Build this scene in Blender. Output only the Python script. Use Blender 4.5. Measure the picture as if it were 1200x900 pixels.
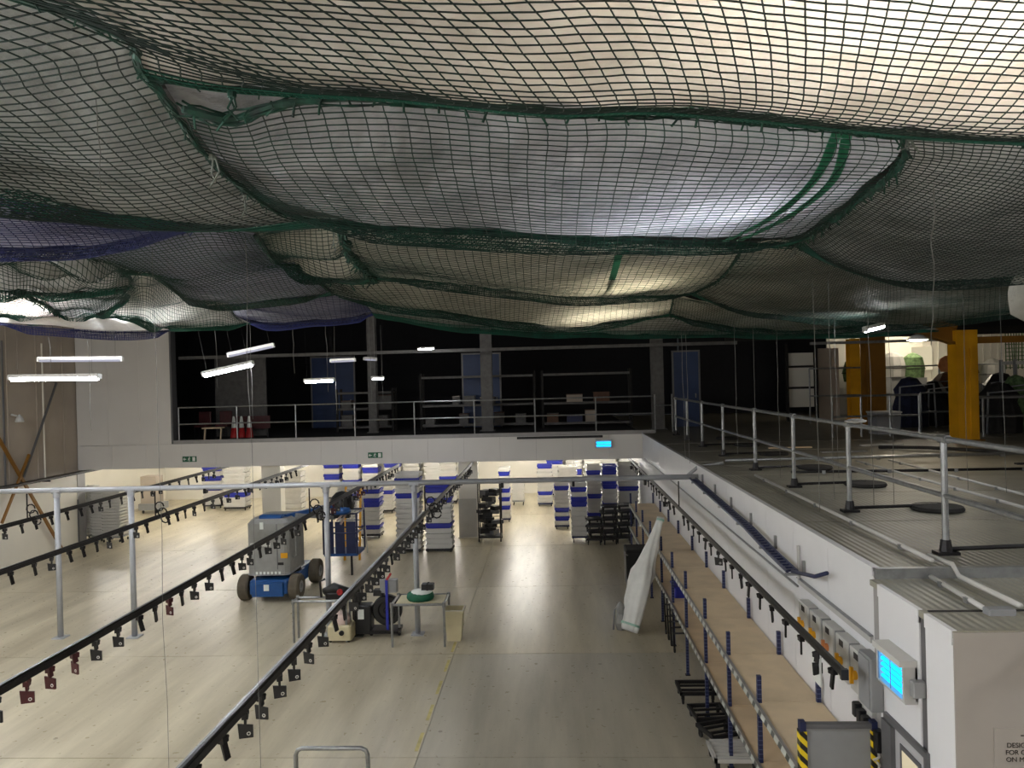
import bpy, math, random
import numpy as np
from mathutils import Matrix, Vector

for _o in list(bpy.data.objects):
    bpy.data.objects.remove(_o, do_unlink=True)
S = bpy.context.scene
COL = S.collection
rng = random.Random(7)

# ------------------------------------------------------------ camera
F = 900.0
_yaw, _roll, _pitch = math.atan(45 / F), 0.026, -4 / F
_f = Vector((-math.sin(_yaw) * math.cos(_pitch), math.cos(_yaw) * math.cos(_pitch), math.sin(_pitch)))
_r = Vector((math.cos(_yaw), math.sin(_yaw), 0))
_u = _r.cross(_f)
_R = _r * math.cos(_roll) - _u * math.sin(_roll)
_U = _u * math.cos(_roll) + _r * math.sin(_roll)
cam_d = bpy.data.cameras.new('camera')
cam_d.sensor_width = 36.0
cam_d.lens = 36.0 * F / 1200.0
cam_d.clip_end = 200
cam = bpy.data.objects.new('camera', cam_d)
COL.objects.link(cam)
M3 = Matrix((_R, _U, -_f)).transposed()
cam.matrix_world = Matrix.Translation((0, 0, 5.0)) @ M3.to_4x4()
S.camera = cam

# ------------------------------------------------------------ world, exposure
wd = bpy.data.worlds.new('world')
S.world = wd
wd.use_nodes = True
wd.node_tree.nodes['Background'].inputs[0].default_value = (0.9, 0.95, 1.0, 1)
wd.node_tree.nodes['Background'].inputs[1].default_value = 0.02
S.view_settings.view_transform = 'Standard'
S.view_settings.look = 'None'
S.view_settings.exposure = 0.0
S.view_settings.gamma = 1.0
S.view_settings.use_curve_mapping = False

# lamp strengths (emission of the tubes)
L_HALL = 215.0       # tubes hung below the nets over the hall
L_UNDER = 66.0       # tubes on the ceiling under the balcony
L_ROOF = 1.0         # multiplies the tubes above the nets
L_DECK = 80.0

# ------------------------------------------------------------ materials
def lin(c):
    return tuple(((v / 255) / 12.92 if v / 255 <= 0.04045 else ((v / 255 + 0.055) / 1.055) ** 2.4) for v in c) + (1.0,)

def mat(name, rgb, rough=0.5, metal=0.0, var=0.12, scale=6.0, bump=0.0, bscale=40.0, rgb2=None, spec=0.5):
    m = bpy.data.materials.new(name)
    m.use_nodes = True
    nt = m.node_tree
    b = nt.nodes['Principled BSDF']
    b.inputs['Roughness'].default_value = rough
    b.inputs['Metallic'].default_value = metal
    b.inputs['Specular IOR Level'].default_value = spec
    tc = nt.nodes.new('ShaderNodeNewGeometry')
    n = nt.nodes.new('ShaderNodeTexNoise')
    n.inputs['Scale'].default_value = scale
    n.inputs['Detail'].default_value = 5
    nt.links.new(tc.outputs['Position'], n.inputs['Vector'])
    r = nt.nodes.new('ShaderNodeValToRGB')
    c = lin(rgb)
    c2 = lin(rgb2) if rgb2 else tuple(v * (1 - 2 * var) for v in c[:3]) + (1,)
    r.color_ramp.elements[0].position = 0.3
    r.color_ramp.elements[1].position = 0.62
    r.color_ramp.elements[0].color = c2
    r.color_ramp.elements[1].color = c
    nt.links.new(n.outputs['Fac'], r.inputs['Fac'])
    nt.links.new(r.outputs['Color'], b.inputs['Base Color'])
    if bump:
        n2 = nt.nodes.new('ShaderNodeTexNoise')
        n2.inputs['Scale'].default_value = bscale
        n2.inputs['Detail'].default_value = 3
        nt.links.new(tc.outputs['Position'], n2.inputs['Vector'])
        bp = nt.nodes.new('ShaderNodeBump')
        bp.inputs['Strength'].default_value = bump
        bp.inputs['Distance'].default_value = 0.01
        nt.links.new(n2.outputs['Fac'], bp.inputs['Height'])
        nt.links.new(bp.outputs['Normal'], b.inputs['Normal'])
    return m

def emit(name, rgb, strength):
    m = bpy.data.materials.new(name)
    m.use_nodes = True
    nt = m.node_tree
    nt.nodes.remove(nt.nodes['Principled BSDF'])
    e = nt.nodes.new('ShaderNodeEmission')
    e.inputs[0].default_value = lin(rgb)
    e.inputs[1].default_value = strength
    nt.links.new(e.outputs[0], nt.nodes['Material Output'].inputs[0])
    return m

def film(name, rgb, rgb2, trans=0.4, clear=0.12, rough=0.3, crease=0.6):
    """thin plastic sheet: part diffuse/glossy, part light let through"""
    m = bpy.data.materials.new(name)
    m.use_nodes = True
    nt = m.node_tree
    N, Lk = nt.nodes, nt.links
    b = N['Principled BSDF']
    b.inputs['Roughness'].default_value = rough
    g = N.new('ShaderNodeNewGeometry')
    n = N.new('ShaderNodeTexNoise')
    n.inputs['Scale'].default_value = 1.6
    n.inputs['Detail'].default_value = 7
    n.inputs['Roughness'].default_value = 0.65
    Lk.new(g.outputs['Position'], n.inputs['Vector'])
    r = N.new('ShaderNodeValToRGB')
    r.color_ramp.elements[0].position = 0.34
    r.color_ramp.elements[1].position = 0.6
    r.color_ramp.elements[0].color = lin(rgb2)
    r.color_ramp.elements[1].color = lin(rgb)
    Lk.new(n.outputs['Fac'], r.inputs['Fac'])
    Lk.new(r.outputs['Color'], b.inputs['Base Color'])
    v = N.new('ShaderNodeTexVoronoi')
    v.feature = 'DISTANCE_TO_EDGE'
    v.inputs['Scale'].default_value = 2.4
    w = N.new('ShaderNodeTexNoise')
    w.inputs['Scale'].default_value = 5.0
    w.inputs['Detail'].default_value = 6
    Lk.new(g.outputs['Position'], w.inputs['Vector'])
    mx = N.new('ShaderNodeMixRGB')
    mx.inputs[0].default_value = 0.35
    Lk.new(g.outputs['Position'], mx.inputs[1])
    Lk.new(w.outputs['Color'], mx.inputs[2])
    Lk.new(mx.outputs[0], v.inputs['Vector'])
    ad = N.new('ShaderNodeMath')
    ad.operation = 'ADD'
    Lk.new(v.outputs['Distance'], ad.inputs[0])
    Lk.new(w.outputs['Fac'], ad.inputs[1])
    bp = N.new('ShaderNodeBump')
    bp.inputs['Strength'].default_value = crease
    bp.inputs['Distance'].default_value = 0.06
    Lk.new(ad.outputs[0], bp.inputs['Height'])
    Lk.new(bp.outputs['Normal'], b.inputs['Normal'])
    t = N.new('ShaderNodeBsdfTranslucent')
    Lk.new(r.outputs['Color'], t.inputs[0])
    Lk.new(bp.outputs['Normal'], t.inputs['Normal'])
    m1 = N.new('ShaderNodeMixShader')
    m1.inputs[0].default_value = trans
    Lk.new(b.outputs[0], m1.inputs[1])
    Lk.new(t.outputs[0], m1.inputs[2])
    tr = N.new('ShaderNodeBsdfTransparent')
    m2 = N.new('ShaderNodeMixShader')
    m2.inputs[0].default_value = clear
    Lk.new(m1.outputs[0], m2.inputs[1])
    Lk.new(tr.outputs[0], m2.inputs[2])
    Lk.new(m2.outputs[0], N['Material Output'].inputs[0])
    return m

def stripes(name, rgb, rgb2, axis, scale, duty=0.5, rough=0.5, diag=0.0):
    """flat printed stripes along a world axis (axis 0,1,2); diag mixes in z"""
    m = bpy.data.materials.new(name)
    m.use_nodes = True
    nt = m.node_tree
    N, Lk = nt.nodes, nt.links
    b = N['Principled BSDF']
    b.inputs['Roughness'].default_value = rough
    g = N.new('ShaderNodeNewGeometry')
    sp = N.new('ShaderNodeSeparateXYZ')
    Lk.new(g.outputs['Position'], sp.inputs[0])
    mu = N.new('ShaderNodeMath'); mu.operation = 'MULTIPLY'
    Lk.new(sp.outputs[axis], mu.inputs[0]); mu.inputs[1].default_value = scale
    dz = N.new('ShaderNodeMath'); dz.operation = 'MULTIPLY_ADD'
    Lk.new(sp.outputs[2], dz.inputs[0]); dz.inputs[1].default_value = diag
    Lk.new(mu.outputs[0], dz.inputs[2])
    fr = N.new('ShaderNodeMath'); fr.operation = 'FRACT'
    Lk.new(dz.outputs[0], fr.inputs[0])
    gt = N.new('ShaderNodeMath'); gt.operation = 'GREATER_THAN'
    Lk.new(fr.outputs[0], gt.inputs[0]); gt.inputs[1].default_value = duty
    mx = N.new('ShaderNodeMixRGB')
    mx.inputs[1].default_value = lin(rgb); mx.inputs[2].default_value = lin(rgb2)
    Lk.new(gt.outputs[0], mx.inputs[0])
    Lk.new(mx.outputs[0], b.inputs['Base Color'])
    return m

def floor_mat():
    m = bpy.data.materials.new('sealed_concrete')
    m.use_nodes = True
    nt = m.node_tree
    N, Lk = nt.nodes, nt.links
    b = N['Principled BSDF']
    g = N.new('ShaderNodeNewGeometry')
    sp = N.new('ShaderNodeSeparateXYZ'); Lk.new(g.outputs['Position'], sp.inputs[0])
    # two floor coatings meet along x = -1.9 in front of the balcony
    mp = N.new('ShaderNodeMapping'); mp.inputs['Scale'].default_value = (1.5, 0.18, 1)
    Lk.new(g.outputs['Position'], mp.inputs[0])
    n1 = N.new('ShaderNodeTexNoise'); n1.inputs['Scale'].default_value = 1.0; n1.inputs['Detail'].default_value = 8
    n1.inputs['Roughness'].default_value = 0.6
    Lk.new(mp.outputs[0], n1.inputs['Vector'])
    n2 = N.new('ShaderNodeTexNoise'); n2.inputs['Scale'].default_value = 9; n2.inputs['Detail'].default_value = 6
    Lk.new(g.outputs['Position'], n2.inputs['Vector'])
    ra = N.new('ShaderNodeValToRGB')
    ra.color_ramp.elements[0].position = 0.33; ra.color_ramp.elements[1].position = 0.66
    ra.color_ramp.elements[0].color = lin((164, 154, 130)); ra.color_ramp.elements[1].color = lin((204, 194, 168))
    Lk.new(n1.outputs['Fac'], ra.inputs[0])
    rb = N.new('ShaderNodeValToRGB')
    rb.color_ramp.elements[0].position = 0.33; rb.color_ramp.elements[1].position = 0.66
    rb.color_ramp.elements[0].color = lin((154, 148, 132)); rb.color_ramp.elements[1].color = lin((188, 181, 163))
    Lk.new(n1.outputs['Fac'], rb.inputs[0])
    gx = N.new('ShaderNodeMath'); gx.operation = 'GREATER_THAN'; gx.inputs[1].default_value = -1.9
    Lk.new(sp.outputs[0], gx.inputs[0])
    gy = N.new('ShaderNodeMath'); gy.operation = 'LESS_THAN'; gy.inputs[1].default_value = 14.02
    Lk.new(sp.outputs[1], gy.inputs[0])
    an = N.new('ShaderNodeMath'); an.operation = 'MULTIPLY'
    Lk.new(gx.outputs[0], an.inputs[0]); Lk.new(gy.outputs[0], an.inputs[1])
    mx = N.new('ShaderNodeMixRGB')
    Lk.new(an.outputs[0], mx.inputs[0]); Lk.new(ra.outputs[0], mx.inputs[1]); Lk.new(rb.outputs[0], mx.inputs[2])
    # scuffs and drips
    v = N.new('ShaderNodeTexVoronoi'); v.inputs['Scale'].default_value = 1.15
    Lk.new(g.outputs['Position'], v.inputs['Vector'])
    lt = N.new('ShaderNodeMath'); lt.operation = 'LESS_THAN'; lt.inputs[1].default_value = 0.04
    Lk.new(v.outputs['Distance'], lt.inputs[0])
    lm = N.new('ShaderNodeMath'); lm.operation = 'MULTIPLY'; lm.inputs[1].default_value = 0.55
    Lk.new(lt.outputs[0], lm.inputs[0])
    mx2 = N.new('ShaderNodeMixRGB'); mx2.inputs[2].default_value = lin((95, 88, 72))
    Lk.new(lm.outputs[0], mx2.inputs[0]); Lk.new(mx.outputs[0], mx2.inputs[1])
    Lk.new(mx2.outputs[0], b.inputs['Base Color'])
    rr = N.new('ShaderNodeMapRange'); rr.inputs[3].default_value = 0.2; rr.inputs[4].default_value = 0.42
    Lk.new(n2.outputs['Fac'], rr.inputs[0]); Lk.new(rr.outputs[0], b.inputs['Roughness'])
    bp = N.new('ShaderNodeBump'); bp.inputs['Strength'].default_value = 0.05; bp.inputs['Distance'].default_value = 0.02
    Lk.new(n2.outputs['Fac'], bp.inputs['Height']); Lk.new(bp.outputs[0], b.inputs['Normal'])
    return m

def ribbed(m, freq, strength):
    """fine pressed ribs running away along y, added to a sheet material"""
    nt = m.node_tree
    g = nt.nodes.new('ShaderNodeNewGeometry')
    sp = nt.nodes.new('ShaderNodeSeparateXYZ')
    nt.links.new(g.outputs['Position'], sp.inputs[0])
    mu = nt.nodes.new('ShaderNodeMath'); mu.operation = 'MULTIPLY'; mu.inputs[1].default_value = freq
    nt.links.new(sp.outputs[0], mu.inputs[0])
    si = nt.nodes.new('ShaderNodeMath'); si.operation = 'SINE'
    nt.links.new(mu.outputs[0], si.inputs[0])
    bp = nt.nodes.new('ShaderNodeBump'); bp.inputs['Strength'].default_value = strength; bp.inputs['Distance'].default_value = 0.006
    nt.links.new(si.outputs[0], bp.inputs['Height'])
    b = nt.nodes['Principled BSDF']
    old = b.inputs['Normal'].links
    if old:
        nt.links.new(old[0].from_socket, bp.inputs['Normal'])
    nt.links.new(bp.outputs[0], b.inputs['Normal'])
    return m

M = {}
def mk():
    M['floor'] = floor_mat()
    M['white_panel'] = mat('white_panel', (224, 224, 225), 0.42, var=0.03, scale=1.2)
    M['fascia'] = mat('fascia_panel', (216, 213, 208), 0.5, var=0.03, scale=0.8)
    M['grey_panel'] = mat('grey_panel', (150, 148, 146), 0.5, var=0.05)
    M['tan_wall'] = mat('tan_cladding', (174, 162, 148), 0.7, var=0.1, scale=0.7)
    M['bright_wall'] = mat('white_wall', (228, 224, 212), 0.5, var=0.03, scale=1)
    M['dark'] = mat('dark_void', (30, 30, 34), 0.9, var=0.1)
    M['roof'] = mat('roof_sheet', (52, 50, 48), 0.9, var=0.1)
    M['deck'] = mat('deck_sheet', (142, 138, 124), 0.42, var=0.12, scale=2.2, bump=0.35, bscale=9)
    M['deck2'] = mat('deck_low', (150, 147, 132), 0.42, var=0.1, scale=2.2, bump=0.3, bscale=9)
    M['galv'] = mat('galvanised_steel', (158, 160, 160), 0.38, 0.75, var=0.12, scale=14)
    M['grey_paint'] = mat('grey_paint', (172, 175, 180), 0.45, 0.2, var=0.06)
    M['silver'] = mat('silver_edge', (176, 172, 166), 0.35, 0.6, var=0.1)
    M['black'] = mat('black_plastic', (22, 22, 24), 0.45, var=0.2, scale=20)
    M['blackm'] = mat('black_metal', (34, 32, 33), 0.4, 0.5, var=0.2, scale=20)
    M['dkred'] = mat('dark_red_plastic', (72, 20, 24), 0.5, var=0.2)
    M['white_pl'] = mat('white_plastic', (202, 200, 194), 0.4, var=0.04, scale=3)
    M['blue_pl'] = mat('blue_plastic', (38, 48, 158), 0.4, var=0.12, scale=3)
    M['navy'] = mat('navy_paint', (30, 38, 76), 0.45, 0.1, var=0.12)
    M['mdf'] = mat('mdf_board', (222, 200, 166), 0.65, var=0.07, scale=3)
    M['yellow'] = mat('yellow_paint', (222, 160, 10), 0.5, var=0.08, scale=2)
    M['yellow_d'] = mat('ochre_paint', (134, 90, 18), 0.55, var=0.1, scale=2)
    M['machine_blue'] = mat('machine_blue', (24, 76, 136), 0.4, var=0.1)
    M['machine_grey'] = mat('machine_grey', (142, 142, 138), 0.45, var=0.08)
    M['tyre'] = mat('tyre', (96, 88, 74), 0.8, var=0.15)
    M['rubber'] = mat('rubber', (38, 36, 34), 0.85, var=0.2)
    M['teal_tape'] = mat('green_strap', (14, 120, 84), 0.6, var=0.15)
    M['net_green'] = mat('green_net', (10, 52, 42), 0.75, var=0.25, scale=3, rgb2=(10, 34, 28))
    M['net_hem'] = mat('green_hem', (8, 84, 66), 0.8, var=0.2, scale=3, rgb2=(8, 58, 46))
    M['net_hem_blue'] = mat('blue_hem', (20, 36, 112), 0.8, var=0.2, scale=3)
    M['net_green_dk'] = mat('dark_green_net', (12, 40, 32), 0.75, var=0.25, scale=3, rgb2=(12, 28, 24))
    M['net_blue'] = mat('blue_net', (20, 30, 78), 0.75, var=0.2, scale=3)
    M['rope'] = mat('dark_rope', (16, 66, 50), 0.8, var=0.35, scale=14, rgb2=(12, 24, 22))
    M['rope_grey'] = mat('grey_twine', (112, 118, 110), 0.8, var=0.2)
    M['cord'] = mat('white_cord', (112, 112, 108), 0.7, var=0.1)
    M['wrap'] = mat('white_wrap', (222, 222, 216), 0.4, var=0.05, bump=0.5, bscale=8)
    M['pale_green'] = mat('pale_green_plastic', (150, 190, 172), 0.5)
    M['cream'] = mat('cream_plastic', (206, 196, 160), 0.5, var=0.05)
    M['bag_green'] = mat('green_cloth', (14, 96, 68), 0.7, var=0.2)
    M['red'] = mat('red_plastic', (176, 34, 36), 0.5, var=0.1)
    M['pink'] = mat('pale_pink_plastic', (214, 190, 180), 0.5)
    M['box_grey'] = mat('light_grey_box', (190, 189, 184), 0.5, var=0.04)
    M['box_dgrey'] = mat('mid_grey_box', (138, 139, 140), 0.5, var=0.04)
    M['blue_door'] = mat('blue_steel', (34, 58, 100), 0.5, var=0.1, scale=2)
    M['wood'] = mat('dark_wood', (96, 62, 40), 0.6, var=0.2)
    M['orange'] = mat('orange_cloth', (206, 132, 78), 0.7)
    M['blue_cloth'] = mat('dark_blue_cloth', (30, 36, 62), 0.9, var=0.3)
    M['green_leaf'] = mat('mottled_green', (110, 140, 92), 0.8, var=0.3, scale=9)
    M['exit_green'] = mat('exit_green', (22, 92, 62), 0.5, var=0.03)
    M['print_white'] = mat('white_print', (222, 226, 220), 0.5, var=0.02)
    M['print_black'] = mat('black_print', (32, 26, 24), 0.6, var=0.02)
    M['shaded_front_grey'] = mat('shaded_front_and_sign', (166, 160, 152), 0.45, var=0.02)
    M['door_grey'] = mat('door_steel', (176, 176, 178), 0.4, var=0.03)
    M['frame_grey'] = mat('door_frame', (98, 98, 100), 0.4, 0.2, var=0.05)
    M['edge_print'] = stripes('printed_edge_strip', (198, 200, 192), (62, 66, 62), 1, 4.2, 0.58, 0.35, diag=3.0)
    M['hazard'] = stripes('hazard_tape', (226, 196, 24), (22, 20, 20), 0, 9.0, 0.5, 0.5, diag=9.0)
    M['perf'] = stripes('punched_navy_steel', (30, 38, 78), (84, 92, 124), 2, 20.0, 0.82, 0.45)
    M['tube_hall'] = emit('tube_hall', (248, 250, 253), L_HALL)
    M['tube_dim'] = emit('tube_dim', (225, 225, 245), 0.55)
    M['tube_under'] = emit('tube_under', (255, 250, 240), L_UNDER)
    M['tube_deck'] = emit('tube_deck', (255, 240, 214), L_DECK)
    M['uv'] = emit('blue_tube', (20, 165, 255), 3.2)
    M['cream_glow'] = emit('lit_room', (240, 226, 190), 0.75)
    M['film_beige'] = film('beige_sheet', (214, 208, 198), (186, 178, 166), 0.5, 0.0)
    M['film_grey'] = film('grey_sheet', (176, 176, 178), (140, 140, 144), 0.4, 0.0, 0.25, 0.8)
    M['film_olive'] = film('pale_sheet', (198, 195, 182), (160, 157, 144), 0.42, 0.0, 0.5)
    M['film_dull'] = film('dull_sheet', (168, 170, 166), (126, 128, 124), 0.4, 0.0, 0.6)
    M['film_lilac'] = film('lilac_sheet', (142, 142, 160), (114, 114, 134), 0.4, 0.0, 0.55)
    M['film_white'] = film('white_sheet', (232, 228, 222), (214, 205, 198), 0.5, 0.0)
mk()
ribbed(M['deck'], 90.0, 0.5)
ribbed(M['deck2'], 90.0, 0.5)

# ------------------------------------------------------------ geometry helpers
class MB:
    def __init__(s):
        s.v, s.f = [], []
    def add(s, vs, fs):
        o = len(s.v)
        s.v += [tuple(p) for p in vs]
        s.f += [tuple(i + o for i in f) for f in fs]
        return s
    def box(s, c, d, rz=0.0, taper=1.0):
        x, y, z = d[0] / 2, d[1] / 2, d[2] / 2
        ca, sa = math.cos(rz), math.sin(rz)
        vs = []
        for k, (a, b_) in enumerate(((-1, -1), (1, -1), (1, 1), (-1, 1)) * 2):
            t = 1.0 if k < 4 else taper
            px, py = a * x * t, b_ * y * t
            vs.append((c[0] + px * ca - py * sa, c[1] + px * sa + py * ca, c[2] + (-z if k < 4 else z)))
        return s.add(vs, [(3, 2, 1, 0), (4, 5, 6, 7), (0, 1, 5, 4), (1, 2, 6, 5), (2, 3, 7, 6), (3, 0, 4, 7)])
    def span(s, a, b_):
        return s.box([(a[i] + b_[i]) / 2 for i in range(3)], [abs(b_[i] - a[i]) for i in range(3)])
    def bbox(s, a, b_, r=0.02, n=3):
        """box with rounded vertical edges and a chamfered top"""
        x0, y0, z0 = a; x1, y1, z1 = b_
        ring = []
        for cx, cy, st in ((x1 - r, y1 - r, 0), (x0 + r, y1 - r, 90), (x0 + r, y0 + r, 180), (x1 - r, y0 + r, 270)):
            for k in range(n + 1):
                t = math.radians(st + 90 * k / n)
                ring.append((cx + r * math.cos(t), cy + r * math.sin(t)))
        cx, cy = (x0 + x1) / 2, (y0 + y1) / 2
        m = len(ring)
        vs = [(p[0], p[1], z0) for p in ring] + [(p[0], p[1], z1 - r * .6) for p in ring]
        k1 = 1 - 1.0 * r / max(x1 - x0, 1e-4); k2 = 1 - 1.0 * r / max(y1 - y0, 1e-4)
        vs += [(cx + (p[0] - cx) * k1, cy + (p[1] - cy) * k2, z1) for p in ring]
        fs = [tuple(reversed(range(m))), tuple(range(2 * m, 3 * m))]
        for k in range(m):
            j = (k + 1) % m
            fs += [(k, j, m + j, m + k), (m + k, m + j, 2 * m + j, 2 * m + k)]
        return s.add(vs, fs)
    def tube(s, pts, r, n=6, cap=True):
        pts = [Vector(p) for p in pts]
        rs = r if isinstance(r, (list, tuple)) else [r] * len(pts)
        vs, fs = [], []
        prev = None
        for i, p in enumerate(pts):
            t = (pts[min(i + 1, len(pts) - 1)] - pts[max(i - 1, 0)]).normalized()
            if prev is None:
                prev = t.orthogonal().normalized() if abs(t.z) > .9 else Vector((0, 0, 1))
            a = (prev - t * prev.dot(t))
            a = a.normalized() if a.length > 1e-6 else t.orthogonal().normalized()
            b_ = t.cross(a)
            prev = a
            for k in range(n):
                an = 2 * math.pi * (k + .5) / n
                vs.append(p + (a * math.cos(an) + b_ * math.sin(an)) * rs[i])
        for i in range(len(pts) - 1):
            for k in range(n):
                j = (k + 1) % n
                fs.append((i * n + k, i * n + j, (i + 1) * n + j, (i + 1) * n + k))
        if cap:
            fs.append(tuple(reversed(range(n))))
            fs.append(tuple(range((len(pts) - 1) * n, len(pts) * n)))
        return s.add(vs, fs)
    def bar(s, p0, p1, w, h):
        p0, p1 = Vector(p0), Vector(p1)
        t = (p1 - p0).normalized()
        side = t.cross(Vector((0, 0, 1)))
        side = Vector((1, 0, 0)) if side.length < 1e-4 else side.normalized()
        up = side.cross(t)
        vs = []
        for p in (p0, p1):
            for a, b_ in ((-1, -1), (1, -1), (1, 1), (-1, 1)):
                vs.append(p + side * a * w / 2 + up * b_ * h / 2)
        return s.add(vs, [(3, 2, 1, 0), (4, 5, 6, 7), (0, 1, 5, 4), (1, 2, 6, 5), (2, 3, 7, 6), (3, 0, 4, 7)])
    def wheel(s, c, r, w, axis='x', n=18, inner=0.55):
        """a wheel with a dished hub"""
        prof = [(-w / 2, r * inner), (-w / 2, r * .9), (-w * .36, r), (w * .36, r), (w / 2, r * .9), (w / 2, r * inner), (w * .2, r * inner * .9), (w * .2, 0.004)]
        prof = [(-w * .2, 0.004), (-w * .2, r * inner * .9)] + prof
        vs, fs = [], []
        for k in range(n):
            a = 2 * math.pi * k / n
            for (h, q) in prof:
                if axis == 'x': vs.append((c[0] + h, c[1] + q * math.cos(a), c[2] + q * math.sin(a)))
                elif axis == 'y': vs.append((c[0] + q * math.cos(a), c[1] + h, c[2] + q * math.sin(a)))
                else: vs.append((c[0] + q * math.cos(a), c[1] + q * math.sin(a), c[2] + h))
        m = len(prof)
        for k in range(n):
            j = (k + 1) % n
            for i in range(m - 1):
                fs.append((k * m + i, k * m + i + 1, j * m + i + 1, j * m + i))
        return s.add(vs, fs)
    def lathe(s, c, prof, n=16, rz=0):
        vs, fs = [], []
        m = len(prof)
        for k in range(n):
            a = 2 * math.pi * k / n + rz
            for (q, h) in prof:
                vs.append((c[0] + q * math.cos(a), c[1] + q * math.sin(a), c[2] + h))
        for k in range(n):
            j = (k + 1) % n
            for i in range(m - 1):
                fs.append((k * m + i, j * m + i, j * m + i + 1, k * m + i + 1))
        return s.add(vs, fs)

def mesh_obj(name, me, m, parent=None):
    o = bpy.data.objects.new(name, me)
    COL.objects.link(o)
    if m is not None and not me.materials:
        me.materials.append(M[m] if isinstance(m, str) else m)
    if parent is not None:
        o.parent = parent
    return o

def build(name, mb, m, parent=None, smooth=False, local=False):
    """one mesh object; coordinates are world ones unless local, and are stored relative to the parent (or to their own base)"""
    v = np.array(mb.v, dtype=float)
    if parent is not None:
        off = np.zeros(3) if local else np.array(wloc(parent))
    else:
        off = np.array([(v[:, 0].min() + v[:, 0].max()) / 2, (v[:, 1].min() + v[:, 1].max()) / 2, v[:, 2].min()]) if not local else np.zeros(3)
    me = bpy.data.meshes.new(name)
    me.from_pydata([tuple(p) for p in (v - off)], [], mb.f)
    if smooth:
        me.polygons.foreach_set('use_smooth', [True] * len(me.polygons))
    o = mesh_obj(name, me, m, parent)
    if parent is None and not local:
        o.location = off
    return o

def wloc(o):
    p = Vector((0, 0, 0))
    while o is not None:
        p += o.location
        o = o.parent
    return p

def tag(o, label=None, cat=None, group=None, kind=None):
    if label: o['label'] = label
    if cat: o['category'] = cat
    if group: o['group'] = group
    if kind: o['kind'] = kind
    return o

def thing(name, label, cat, loc=(0, 0, 0), group=None, rz=0):
    o = bpy.data.objects.new(name, None)
    COL.objects.link(o)
    o.location = loc
    o.rotation_euler = (0, 0, rz)
    o.empty_display_size = 0.1
    return tag(o, label, cat, group)

def single(name, mb, m, label, cat, group=None, smooth=False):
    return tag(build(name, mb, m, smooth=smooth), label, cat, group)

def struct(name, mb, m, label=None, parent=None):
    o = build(name, mb, m, parent)
    if parent is None:
        tag(o, label, None, None, 'structure')
    return o

def kids(o):
    return [c for c in bpy.data.objects if c.parent == o]

def dup(root, loc, rz=0.0, label=None, group=None):
    def cp(o, par):
        c = o.copy()
        COL.objects.link(c)
        if par is not None:
            c.parent = par
            c.matrix_parent_inverse = o.matrix_parent_inverse
        for k in KIDS.get(o.name, kids(o)):
            cp(k, c)
        return c
    r = cp(root, None)
    r.location = loc
    r.rotation_euler = (0, 0, rz)
    if label: r['label'] = label
    if group: r['group'] = group
    return r
KIDS = {}
def freeze(o):
    """remember the children of a prototype so copying stays fast"""
    KIDS[o.name] = kids(o)
    for k in KIDS[o.name]:
        freeze(k)
    return o

_ones = ['', 'first', 'second', 'third', 'fourth', 'fifth', 'sixth', 'seventh', 'eighth', 'ninth', 'tenth', 'eleventh', 'twelfth',
         'thirteenth', 'fourteenth', 'fifteenth', 'sixteenth', 'seventeenth', 'eighteenth', 'nineteenth']
_tens = {20: 'twenty', 30: 'thirty', 40: 'forty', 50: 'fifty', 60: 'sixty'}
def nth(n):
    if n < 20: return _ones[n]
    t, r = n // 10 * 10, n % 10
    if r == 0: return _tens[t][:-1] + 'ieth'
    return _tens[t] + '-' + _ones[r]
NET = {}
NET['A']=([(-3.3,0.5,6.3),(-.2,0.45,6.35),(2.9,0.4,6.3)],
  [(-1.58,3.0,6.25),(-1.31,3.16,6.25),(-0.7,3.39,6.28),(0.01,3.5,6.22),(0.6,3.57,6.22),(1.9,4.17,6.25),(2.54,4.21,6.2),(3.35,4.42,6.2)],
  [(-3.3,0.5,6.3),(-1.62,2.38,6.25),(-1.58,3.0,6.25)],
  [(2.9,0.4,6.3),(3.2,2.5,6.2),(3.35,4.42,6.2)])
NET['B']=([(-7,0.6,6.3),(-4,0.5,6.3),(-3.3,0.5,6.3)],
  [(-7.0,3.2,6.3),(-3.3,3.4,6.25),(-3.06,4.17,6.22),(-2.98,4.75,6.18),(-2.74,5.14,6.2),(-2.54,5.47,6.2),(-2.2,5.72,6.2),(-1.52,5.65,6.2)],
  [(-7,0.6,6.3),(-7.0,3.2,6.3)],
  [(-3.3,0.5,6.3),(-1.62,2.38,6.25),(-1.58,3.0,6.25),(-1.76,4.0,6.2),(-1.83,5.24,6.2),(-1.52,5.65,6.2)])
NET['C']=([(-1.57,3.28,6.22),(-1.42,3.43,6.22),(-1.17,3.38,6.26),(-0.71,3.41,6.28),(0.01,3.52,6.22),(0.6,3.59,6.22),(1.9,4.17,6.25)],
  [(-1.52,5.65,6.2),(-1.06,5.92,6.2),(-0.28,6.28,6.2),(0.8,6.69,6.18),(1.63,7.13,6.2),(2.3,7.31,6.2)],
  [(-1.57,3.28,6.22),(-1.76,4.0,6.2),(-1.83,5.24,6.2),(-1.52,5.65,6.2)],
  [(1.9,4.17,6.25),(2.1,4.73,6.2),(2.3,6.61,6.2),(2.3,7.31,6.2)])
NET['D']=([(1.9,4.17,6.25),(2.54,4.21,6.2),(3.35,4.42,6.2),(5.5,4.2,6.2)],
  [(2.3,7.31,6.2),(3.32,8.9,6.2),(4.49,10.17,6.15),(5.16,10.0,6.15),(5.96,9.94,6.18),(7.26,9.01,6.2)],
  [(1.9,4.17,6.25),(2.1,4.73,6.2),(2.3,6.61,6.2),(2.3,7.31,6.2)],
  [(5.5,4.2,6.2),(7,7.0,6.1),(7.26,9.01,6.2)])
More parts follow.
